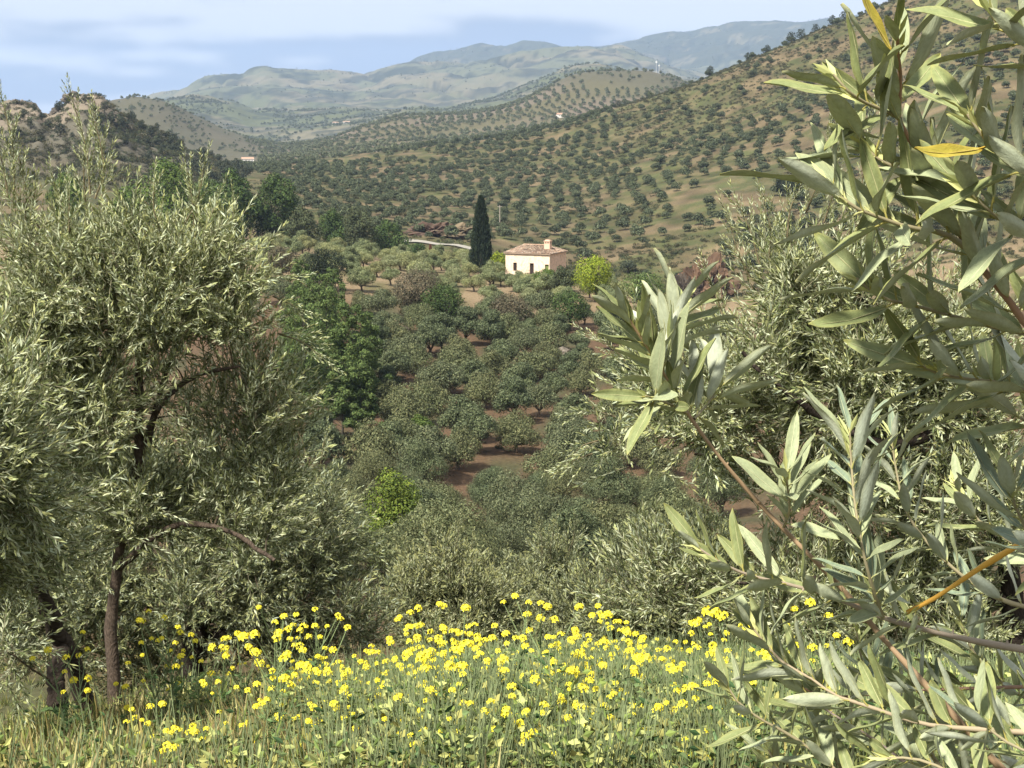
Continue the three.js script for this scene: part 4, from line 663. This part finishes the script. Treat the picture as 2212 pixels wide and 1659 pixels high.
const heads = [0, 1, 2, 3].map((k) => { // clustered four-petalled flowers
  const r = rngOf(3000 + k), b = new MB(), n = 9 + k * 2; for (let i = 0; i < n; i++) { const a = i * 2.4, ph = Math.acos(1 - 1.15 * (i + 0.5) / n), o = V(Math.sin(ph) * Math.cos(a), Math.cos(ph), Math.sin(ph) * Math.sin(a)), c = o.clone().multiplyScalar(0.013 + 0.004 * r()); c.y *= 0.8; const s = sideOf(o, r), t = o.clone().cross(s); for (let q = 0; q < 4; q++) { const g = q * Math.PI / 2, d = s.clone().multiplyScalar(Math.cos(g)).addScaledVector(t, Math.sin(g)).addScaledVector(o, 0.35).normalize(), sd = o.clone().cross(d).normalize(); b.kite(c, d, sd, rr(0.008, 0.011, r), 0.0075, vary([0.80, 0.68, 0.03], r, 0.10), 0.1); } }
  for (let i = 0; i < 8; i++) { const d = dirRand(r); d.y = Math.abs(d.y) + 0.4; d.normalize(); b.kite(V(0, 0.004, 0), d, sideOf(d, r), 0.012, 0.005, vary([0.50, 0.52, 0.05], r, 0.2)); }
  return b.geo();
});
function mustard(seed, h, nb) {
  const r = rngOf(seed), g = new THREE.Group(), b = new MB(), lf = new MB(), sc = [0.17, 0.215, 0.095], lean = V(rr(-0.12, 0.12, r), 0, rr(-0.12, 0.12, r)), at = (t) => V(lean.x * t * t * h, h * t, lean.z * t * t * h), tips = [];
  b.tube([at(0).setY(-0.03), at(0.35), at(0.7), at(1)], [0.004, 0.0032, 0.0022, 0.0013], 4, sc); tips.push([at(1), at(1).sub(at(0.9)).normalize()]);
  for (let i = 0; i < nb; i++) { const t = rr(0.35, 0.8, r), a = i * 2.4 + r(), l = h * rr(0.16, 0.42, r), s = at(t), d = V(Math.cos(a) * 0.6, 0.9, Math.sin(a) * 0.6).normalize(), e = s.clone().addScaledVector(d, l); e.y += l * 0.15; b.tube([s, s.clone().addScaledVector(d, l * 0.5), e], [0.0022, 0.0018, 0.001], 3, sc); tips.push([e, d]); }
  for (const [e, d] of tips) for (let k = 0; k < 9; k++) { const q = e.clone().addScaledVector(d, -0.015 - 0.014 * k), dd = d.clone().addScaledVector(sideOf(d, r), 0.9).normalize(); b.kite(q, dd, sideOf(dd, r), 0.016, 0.0022, sc); }
  for (let i = 0; i < 20; i++) { const t = rr(0.02, 0.7, r), a = r() * 6.28, s = at(t), d = V(Math.cos(a), rr(0, 0.7, r), Math.sin(a)).normalize(), l = rr(0.03, 0.075, r) * (1 - t * 0.7); for (let k = 0; k < 4; k++) { const dd = d.clone().addScaledVector(sideOf(d, r), k ? 0.6 : 0).normalize(); lf.kite(s.clone().addScaledVector(d, k * l * 0.25), dd, sideOf(dd, r), l * (k ? 0.5 : 1), l * 0.3, vary([0.12, 0.185, 0.065], r, 0.25), 0.25); } }
  const st = new THREE.Mesh(b.geo(), M.herb); st.name = 'stem'; const le = new THREE.Mesh(lf.geo(), M.herb); le.name = 'foliage'; g.add(st, le);
  tips.forEach(([e], i) => { const m = new THREE.Mesh(heads[Math.floor(r() * 4)], M.petal); m.name = 'flower_head'; m.position.copy(e); m.rotation.y = r() * 6; m.rotation.x = rr(-0.3, 0.3, r); m.scale.setScalar(rr(0.62, 1.22, r)); g.add(m); });
  g.userData.heads = tips.length; return g;
}
{
  const protos = []; for (let i = 0; i < 10; i++) protos.push(mustard(4000 + i, [0.62, 0.5, 0.42, 0.55, 0.36, 0.48, 0.58, 0.40, 0.34, 0.52][i], [7, 6, 5, 8, 4, 6, 5, 5, 4, 7][i]));
  const list = [], r = rngOf(51), put = (p, k, s, row) => { const g = place(protos[k], p, r() * 6.28, s); delete g.userData.heads; if (s > 1) for (const c of g.children) if (c.name === 'flower_head') c.scale.multiplyScalar(1 / s); g.userData.look = s > 1.12 ? 'tall' : s < 0.9 ? 'short' : 'branching'; g.userData.row = row; list.push(addThing(g, 'mustard_plant', 'x', 'flower', 'yellow mustard plants in the meadow')); };
  let row = 0;
  for (let d = 4.15; d < 8.4; d += 0.33, row++) for (let az = -0.35; az < 0.235; az += 0.10 / d * rr(0.7, 1.5, r)) {
    const dd = d + rr(-0.15, 0.15, r), x = Math.sin(az) * dd, z = -Math.cos(az) * dd, p = onGround(x, z), q = px(p);
    let w = 0.07 + 0.86 * sstep(q[0], 560, 820) * (1 - sstep(q[0], 1540, 1700)) + 0.10 * sstep(q[0], 300, 560); if (d > 6.4) w *= 0.85; if (d < 5.6) w *= 2.1; if (d < 5.6 && q[0] < 850) w *= 0.5; if (q[0] > 1600) w = 0.25;
    if (r() > w * (1 + 0.9 * n2(x / 0.6, z / 0.6))) continue;
    put(p, Math.floor(r() * 10), rr(0.55, 0.9, r) * (1 + 0.35 * n2(x / 0.8 + 3, z / 0.8)), row);
  }
  // the taller plants that rise above the rest
  for (const [x, y, d] of [[1105, 1298, 5.6], [1170, 1290, 6.0], [1335, 1360, 5.8], [888, 1385, 6.4], [936, 1378, 6.6], [990, 1365, 6.4], [570, 1340, 6.6], [572, 1325, 7.0], [310, 1340, 7.0], [405, 1368, 7.2], [645, 1370, 6.8], [690, 1355, 6.8], [1088, 1380, 5.5], [345, 1322, 7.6], [100, 1410, 7.2], [150, 1420, 7.0], [1283, 1390, 6.0], [668, 1330, 7.2], [450, 1390, 7.2], [1365, 1445, 5.8], [1070, 1365, 6.2], [500, 1375, 7.2]]) { const g = atAz(x, d), top = P(x, y, d), k = Math.floor(r() * 10), hh = [0.62, 0.5, 0.42, 0.55, 0.36, 0.48, 0.58, 0.40, 0.34, 0.52][k], want = top.y - g.y; put(g, k, clamp(want / hh, 0.7, 2.0), 90); }
  labelRows(list, (i, j, o) => `${o.userData.look} yellow mustard plant, ${i} from the left in the ${j} rank from the front`);
  console.log('mustard', list.length, 'hollow', hollow.length, 'terrace', terrace.length, 'grove', bulk.olive_grove.length, bulk.far_grove.length, bulk.scrub.length);
}

// ---------------------------------------------------------------- the olive whose branches hang into the view, close to the eye
{
  const leafShape = (seed, w, bend, twist, pal) => { // length 1 along +y, upper face towards +z
    const r = rngOf(seed), b = new MB(), NL = 10, NW = 4, th = 0.006;
    for (const s of [1, -1]) for (let i = 0; i <= NL; i++) { const t = i / NL, half = w / 2 * Math.pow(Math.sin(Math.PI * Math.pow(0.03 + 0.94 * t, 0.92)), 0.74) * (t > 0.985 ? 0.3 : 1) * (t < 0.03 ? 0.6 : 1), a = twist * t, z0 = bend * (t * t) * 0.5;
      for (let j = 0; j <= NW; j++) { const u = j / NW * 2 - 1, x = u * half, zz = Math.abs(u) * half * 0.28 - (Math.abs(u) < 0.1 ? 0.012 : 0) + (s > 0 ? th / 2 : -th / 2) * (1 - u * u * 0.9) + 0.02 * Math.sin(t * 9 + seed) * Math.abs(u); const rim = sstep(Math.abs(u), 0.8, 1) * 0.25 + sstep(t, 0.9, 1) * 0.5 + (1 - sstep(t, 0, 0.1)) * 0.6, mott = 1 + 0.10 * n3(u * 2 + seed, t * 9, s) + 0.06 * n3(u * 9, t * 30, seed), c0 = s > 0 ? pal.top : pal.under, c = mixc(c0, pal.rim, rim); b.v(x * Math.cos(a) - zz * Math.sin(a), t - bend * bend * t * t * t * 0.12, z0 + zz * Math.cos(a) + x * Math.sin(a), [c[0] * mott, c[1] * mott, c[2] * mott]); } }
    const off = (NL + 1) * (NW + 1); for (let i = 0; i < NL; i++) for (let j = 0; j < NW; j++) { const a = i * (NW + 1) + j; b.quad(a, a + 1, a + NW + 2, a + NW + 1); b.quad(off + a, off + a + NW + 1, off + a + NW + 2, off + a + 1); }
    for (let i = 0; i < NL; i++) for (const j of [0, NW]) { const a = i * (NW + 1) + j, c = a + NW + 1; if (j) b.quad(a, off + a, off + c, c); else b.quad(a, c, off + c, off + a); }
    b.tube([V(0, -0.10, -0.01), V(0, -0.04, 0.004), V(0, 0.06, 0)], [0.014, 0.013, 0.010], 5, pal.rim); b.tube([V(0, 0.03, -th), V(0, 0.5, bend * 0.125 - th), V(0, 0.9, bend * 0.405 - th)], [0.010, 0.007, 0.003], 4, mixc(pal.under, pal.rim, 0.5));
    return b.geo(true, 2.2);
  };
  const pals = { g: { top: [0.20, 0.228, 0.092], under: [0.40, 0.43, 0.29], rim: [0.36, 0.32, 0.09] }, p: { top: [0.30, 0.335, 0.19], under: [0.46, 0.49, 0.37], rim: [0.40, 0.39, 0.16] }, b: { top: [0.195, 0.245, 0.165], under: [0.40, 0.44, 0.34], rim: [0.38, 0.36, 0.13] }, y: { top: [0.34, 0.28, 0.045], under: [0.46, 0.42, 0.16], rim: [0.55, 0.36, 0.05] } };
  const kinds = []; [['g', 9], ['p', 5], ['b', 4], ['y', 2]].forEach(([k, n]) => { for (let i = 0; i < n; i++) kinds.push([k, leafShape(5000 + kinds.length, rr(0.175, 0.245), rr(-0.3, 0.6), rr(-0.5, 0.5), pals[k])]); });
  const LEAF = new THREE.MeshPhysicalMaterial({ vertexColors: true, roughness: 0.56, specularIntensity: 0.5, side: THREE.DoubleSide, map: leafTex, bumpMap: leafTex, bumpScale: 0.0006 });
  const TW = new THREE.MeshStandardMaterial({ vertexColors: true, roughness: 0.8 });
  const r = rngOf(61), tree = new THREE.Group(), org = V(1.55, H(1.55, -1.0), -1.0); tree.position.copy(org);
  const trunkTop = V(1.5, 1.5, -1.0).sub(org), tb = new MB(); tb.tube([V(0, -0.2, 0), V(0.03, 0.5, 0.02), V(-0.02, 1.1, 0), trunkTop, trunkTop.clone().add(V(0.1, 0.9, 0.1))], [0.13, 0.10, 0.085, 0.07, 0.03], 12, [0.12, 0.095, 0.07]); const tm = new THREE.Mesh(tb.geo(true, 5), M.bark); tm.name = 'trunk'; tree.add(tm);
  // twigs: list of [x, y, distance] along the twig from its thick end; thick, thin radius (m); leaves from share f0; leaf length (m); colour weights
  const T = (pts, r0, r1, f0, len, gap, o = {}) => ({ pts, r0, r1, f0, len, gap, ...o });
  const twigs = [
    T([[2260, 1760, .98], [2142, 1638, .98], [2078, 1565, .98], [1971, 1449, .99], [1898, 1368, 1.0], [1821, 1274, 1.0], [1691, 1141, 1.01], [1627, 1073, 1.01], [1554, 987, 1.0], [1485, 892, 1.0], [1430, 800, .99], [1395, 745, .98], [1352, 680, .97]], .0046, .0012, .80, .072, .0125, { bark: [0.30, 0.20, 0.11] }),
    T([[1430, 800, .99], [1440, 760, 1.0], [1455, 715, 1.02], [1478, 650, 1.03]], .0016, .001, .1, .066, .012),
    T([[1485, 892, 1.0], [1440, 870, .98], [1395, 855, .96]], .0016, .001, .2, .062, .014),
    T([[1500, 905, 1.0], [1530, 870, 1.02], [1560, 830, 1.04]], .0015, .001, .1, .066, .014),
    T([[2380, 1420, 1.0], [2207, 1402, 1.0], [2065, 1376, 1.0], [1907, 1334, .99], [1800, 1290, .99], [1714, 1265, .98], [1607, 1239, .97], [1540, 1205, .96], [1504, 1180, .96]], .0044, .0011, .36, .066, .022, { bark: [0.30, 0.24, 0.17] }),
    T([[1907, 1334, .99], [1885, 1270, .97], [1862, 1180, .96], [1846, 1080, .97], [1838, 985, .98], [1836, 935, .98]], .0022, .001, .05, .068, .0135, { mix: 'bp' }),
    T([[1691, 1141, 1.01], [1705, 1105, 1.0], [1702, 1060, .99], [1698, 1020, .98]], .0016, .0009, .1, .062, .013, { mix: 'p' }),
    T([[2400, 1060, .94], [2211, 1171, .95], [2120, 1225, .96], [2014, 1295, .97], [1960, 1322, .98]], .0036, .0022, .95, .06, .03, { bark: [0.62, 0.34, 0.05] }),
    T([[2400, 1600, .95], [2212, 1582, .95], [2100, 1575, .95], [1993, 1563, .95], [1864, 1522, .95], [1800, 1500, .96], [1760, 1470, .97], [1690, 1430, .98], [1640, 1375, .98], [1615, 1340, .98]], .0036, .0010, .05, .066, .021, { bark: [0.30, 0.24, 0.15] }),
    T([[2300, 1780, 1.0], [1960, 1650, 1.0], [1898, 1604, 1.0], [1787, 1535, 1.0], [1740, 1500, 1.0], [1700, 1475, 1.0]], .003, .001, .05, .064, .022, { bark: [0.22, 0.17, 0.14] }),
    T([[1900, 1760, .96], [1790, 1650, .96], [1718, 1595, .96], [1628, 1544, .95], [1590, 1512, .95], [1570, 1480, .95]], .0026, .001, .05, .058, .022),
    T([[2330, 1480, 1.02], [1960, 1492, 1.02], [1778, 1503, 1.01], [1690, 1460, 1.0]], .0022, .001, .15, .06, .026, { bark: [0.28, 0.17, 0.11] }),
    T([[2300, 1330, 1.05], [2150, 1290, 1.05], [2040, 1210, 1.05], [1960, 1110, 1.05], [1935, 1010, 1.06], [1925, 940, 1.06]], .0026, .001, .15, .062, .022, { mix: 'pb' }),
    T([[2380, 1200, .90], [2260, 1190, .90], [2200, 1110, .89], [2180, 1040, .88]], .0025, .001, .2, .066, .016, { mix: 'gb' }),
    // upper spray
    T([[2420, 860, .80], [2212, 695, .80], [2172, 639, .80], [2116, 574, .80], [2068, 493, .80], [2024, 417, .80], [2008, 367, .80], [1974, 317, .80], [1941, 253, .80], [1946, 187, .80], [1940, 120, .79], [1938, 75, .78]], .0044, .0012, .28, .072, .0165, { bark: [0.26, 0.15, 0.08] }),
    T([[2108, 550, .80], [2040, 505, .79], [1960, 490, .78], [1900, 470, .77], [1851, 450, .76], [1815, 425, .76], [1790, 395, .76]], .0026, .001, .2, .074, .0165),
    T([[1941, 253, .80], [1900, 235, .79], [1862, 218, .78], [1830, 195, .77], [1800, 160, .77]], .0018, .001, .1, .062, .0165),
    T([[2008, 367, .80], [1960, 370, .79], [1900, 345, .78], [1850, 300, .78]], .0018, .001, .3, .07, .018),
    T([[2430, 760, .84], [2212, 720, .84], [2130, 702, .84], [2056, 682, .84], [1975, 660, .83], [1897, 640, .82], [1850, 600, .82]], .003, .001, .25, .072, .019),
    T([[2420, 900, .86], [2212, 845, .86], [2160, 828, .86], [2043, 811, .85], [1990, 790, .84]], .0028, .0012, .2, .072, .018),
    T([[2400, 420, .74], [2212, 373, .74], [2160, 337, .74], [2120, 290, .73], [2085, 240, .73]], .0026, .001, .25, .068, .019, { mix: 'gggggy' }),
    T([[2400, 200, .72], [2260, 120, .72], [2190, 80, .72], [2140, 30, .71], [2110, -30, .71]], .0026, .001, .3, .066, .017),
    T([[2400, 560, .78], [2250, 520, .78], [2170, 480, .77], [2110, 430, .76], [2070, 380, .76]], .0026, .001, .3, .068, .02, { mix: 'ggpggpp' }),
    T([[2400, 1000, .9], [2270, 940, .9], [2170, 880, .9], [2120, 830, .9]], .0026, .001, .3, .068, .018),
    // lower thicket
    T([[2400, 1720, 1.02], [2200, 1660, 1.02], [2080, 1600, 1.02], [2000, 1520, 1.02], [1960, 1450, 1.03]], .0026, .001, .1, .062, .02, { mix: 'gpb' }),
    T([[2340, 1560, 1.06], [2200, 1500, 1.06], [2110, 1420, 1.06], [2070, 1330, 1.07]], .0024, .001, .1, .062, .02, { mix: 'gpb' }),
    T([[2200, 1780, .92], [2090, 1690, .92], [1980, 1640, .92], [1880, 1640, .92]], .0026, .001, .1, .062, .02, { mix: 'gp' }),
    T([[2400, 1690, .88], [2260, 1640, .88], [2170, 1600, .88], [2100, 1540, .88]], .0026, .001, .2, .062, .02, { mix: 'gpb' }),
    T([[1880, 1780, 1.03], [1830, 1680, 1.03], [1780, 1600, 1.03], [1760, 1530, 1.03], [1750, 1470, 1.04]], .0024, .001, .1, .06, .02, { mix: 'gp' }),
    T([[2330, 1250, 1.1], [2200, 1180, 1.1], [2110, 1120, 1.1], [2060, 1040, 1.1]], .0024, .001, .2, .06, .022, { mix: 'gp' }),
    T([[2060, 1700, 1.06], [1990, 1600, 1.06], [1900, 1500, 1.06], [1860, 1420, 1.06], [1850, 1360, 1.06]], .0024, .001, .1, .06, .02, { mix: 'gpb' }),
    T([[1700, 1760, 1.0], [1690, 1680, 1.0], [1660, 1620, 1.0]], .002, .001, .1, .055, .02),
  ];
  const leaves = [], Y = V(0, 1, 0);
  twigs.forEach((t, ti) => {
    const ctl = t.pts.map((q) => P(...q).sub(org)), cv = new THREE.CatmullRomCurve3(ctl, false, 'centripetal'), len = cv.getLength(), n = Math.max(10, Math.round(len / 0.012)), pts = cv.getSpacedPoints(n), b = new MB(), bc = t.bark ?? [0.27, 0.23, 0.13];
    b.tube(pts, pts.map((_, i) => 0.66 * lerp(t.r0, t.r1, Math.pow(i / n, 0.8)) * (1 + 0.14 * n3(i * 0.7, ti, 3))), 8, bc);
    for (let i = 2; i < n - 2; i += 3) { if (r() < 0.5) { const q = pts[i], d = sideOf(cv.getTangentAt(i / n), r); b.tube([q, q.clone().addScaledVector(d, lerp(t.r0, t.r1, i / n) * 1.3)], [lerp(t.r0, t.r1, i / n) * 0.5, 0.0005], 5, bc); } }
    if (t.pts[0][0] > 2230 || t.pts[0][1] > 1700) { const s = pts[0], m = s.clone().lerp(trunkTop, 0.5); m.y -= 0.03; const lb = new THREE.CatmullRomCurve3([trunkTop.clone().add(V(0, rr(-0.5, 0.3, r), 0)), m, s]).getPoints(8); const l2 = new MB(); l2.tube(lb, lb.map((_, i) => lerp(0.012, t.r0 * 0.66, i / 8)), 7, bc, false); const lm = new THREE.Mesh(l2.geo(true, 5), M.bark); lm.name = 'limb'; tree.add(lm); }
    const m = new THREE.Mesh(b.geo(true), TW); m.name = 'branch'; tree.add(m);
    let node = 0; const mix = t.mix ?? 'gggp';
    for (let s = t.f0 * len; s < len; s += t.gap * 0.52 * rr(0.8, 1.25, r), node++) {
      const u = s / len, p = cv.getPointAt(u), tan = cv.getTangentAt(u), ref = V(0, 1, 0).addScaledVector(tan, -tan.y).normalize(), bin = tan.clone().cross(ref), tip = clamp((u - 0.86) / 0.14) * (len > 0.2 ? 1 : 0.6);
      for (let k = 0; k < 2; k++) {
        if (r() < 0.05) continue;
        const a = node * Math.PI / 2 + k * Math.PI + rr(-0.45, 0.45, r), out = ref.clone().multiplyScalar(Math.cos(a)).addScaledVector(bin, Math.sin(a)), al = lerp(0.95, 0.42, tip) + rr(-0.28, 0.22, r), dir = tan.clone().multiplyScalar(Math.cos(al)).addScaledVector(out, Math.sin(al)); dir.y += 0.18; dir.normalize();
        const nor = tan.clone().multiplyScalar(Math.sin(al)).addScaledVector(out, -Math.cos(al)).addScaledVector(dirRand(r), 0.55); nor.y += 0.35; nor.addScaledVector(dir, -nor.dot(dir)).normalize();
        const ch = mix[Math.floor(r() * mix.length)], pool = kinds.filter((q) => q[0] === (r() < 0.006 ? 'y' : ch)), kd = pool[Math.floor(r() * pool.length)], L = t.len * 0.63 * rr(0.78, 1.2, r) * (1 - 0.45 * tip * (r() < 0.6 ? 1 : 0.2));
        const x = dir.clone().cross(nor).normalize(), q = new THREE.Quaternion().setFromRotationMatrix(new THREE.Matrix4().makeBasis(x, dir, nor)), base = p.clone().addScaledVector(dir, 0.10 * L), mid = base.clone().addScaledVector(dir, L / 2).add(org), pp = px(mid);
        leaves.push({ m, kd, L, q, base, size: pp[0] > -50 && pp[0] < 2262 && pp[1] > -50 && pp[1] < 1710 ? L / pp[2] : 0 });
      }
    }
    // pale buds at the tip
    const bb = new MB(), e = pts[n], et = cv.getTangentAt(1); for (let k = 0; k < 7; k++) { const d = et.clone().addScaledVector(sideOf(et, r), 0.4).normalize(); bb.kite(e.clone().addScaledVector(et, -0.006 * k * 0.5), d, sideOf(d, r), rr(0.008, 0.018, r), 0.0035, vary([0.42, 0.43, 0.16], r, 0.15)); }
    const bm = new THREE.Mesh(bb.geo(), M.petal); bm.name = 'bud'; m.add(bm);
  });
  leaves.sort((a, b) => b.size - a.size);
  const rest = new Map();
  leaves.forEach((l, i) => {
    if (i < 300 && l.size > 0) { const o = new THREE.Mesh(l.kd[1], LEAF); o.name = 'leaf'; o.position.copy(l.base); o.quaternion.copy(l.q); o.scale.setScalar(l.L); if (l.kd[0] === 'y') o.userData.label = 'yellowing leaf'; l.m.add(o); }
    else { if (!rest.has(l.m)) rest.set(l.m, []); rest.get(l.m).push(l); }
  });
  for (const [m, ls] of rest) {
    const b = new MB(), v = V(); for (const l of ls) { const g = l.kd[1], p = g.attributes.position, c = g.attributes.color, o = b.p.length / 3; for (let i = 0; i < p.count; i++) { v.fromBufferAttribute(p, i).multiplyScalar(l.L).applyQuaternion(l.q).add(l.base); b.v(v.x, v.y, v.z, [c.getX(i), c.getY(i), c.getZ(i)]); } for (const k of g.index.array) b.i.push(o + k); }
    const o = new THREE.Mesh(b.geo(true, 30), LEAF); o.name = 'foliage'; o.userData.kind = 'stuff'; m.add(o);
  }
  console.log('near leaves', leaves.length, leaves.filter((l) => l.size > 0).length);
  addThing(tree, 'olive_tree', 'close olive tree reaching big-leaved branches into the view', 'olive tree');
}
renderer.render(scene, camera);
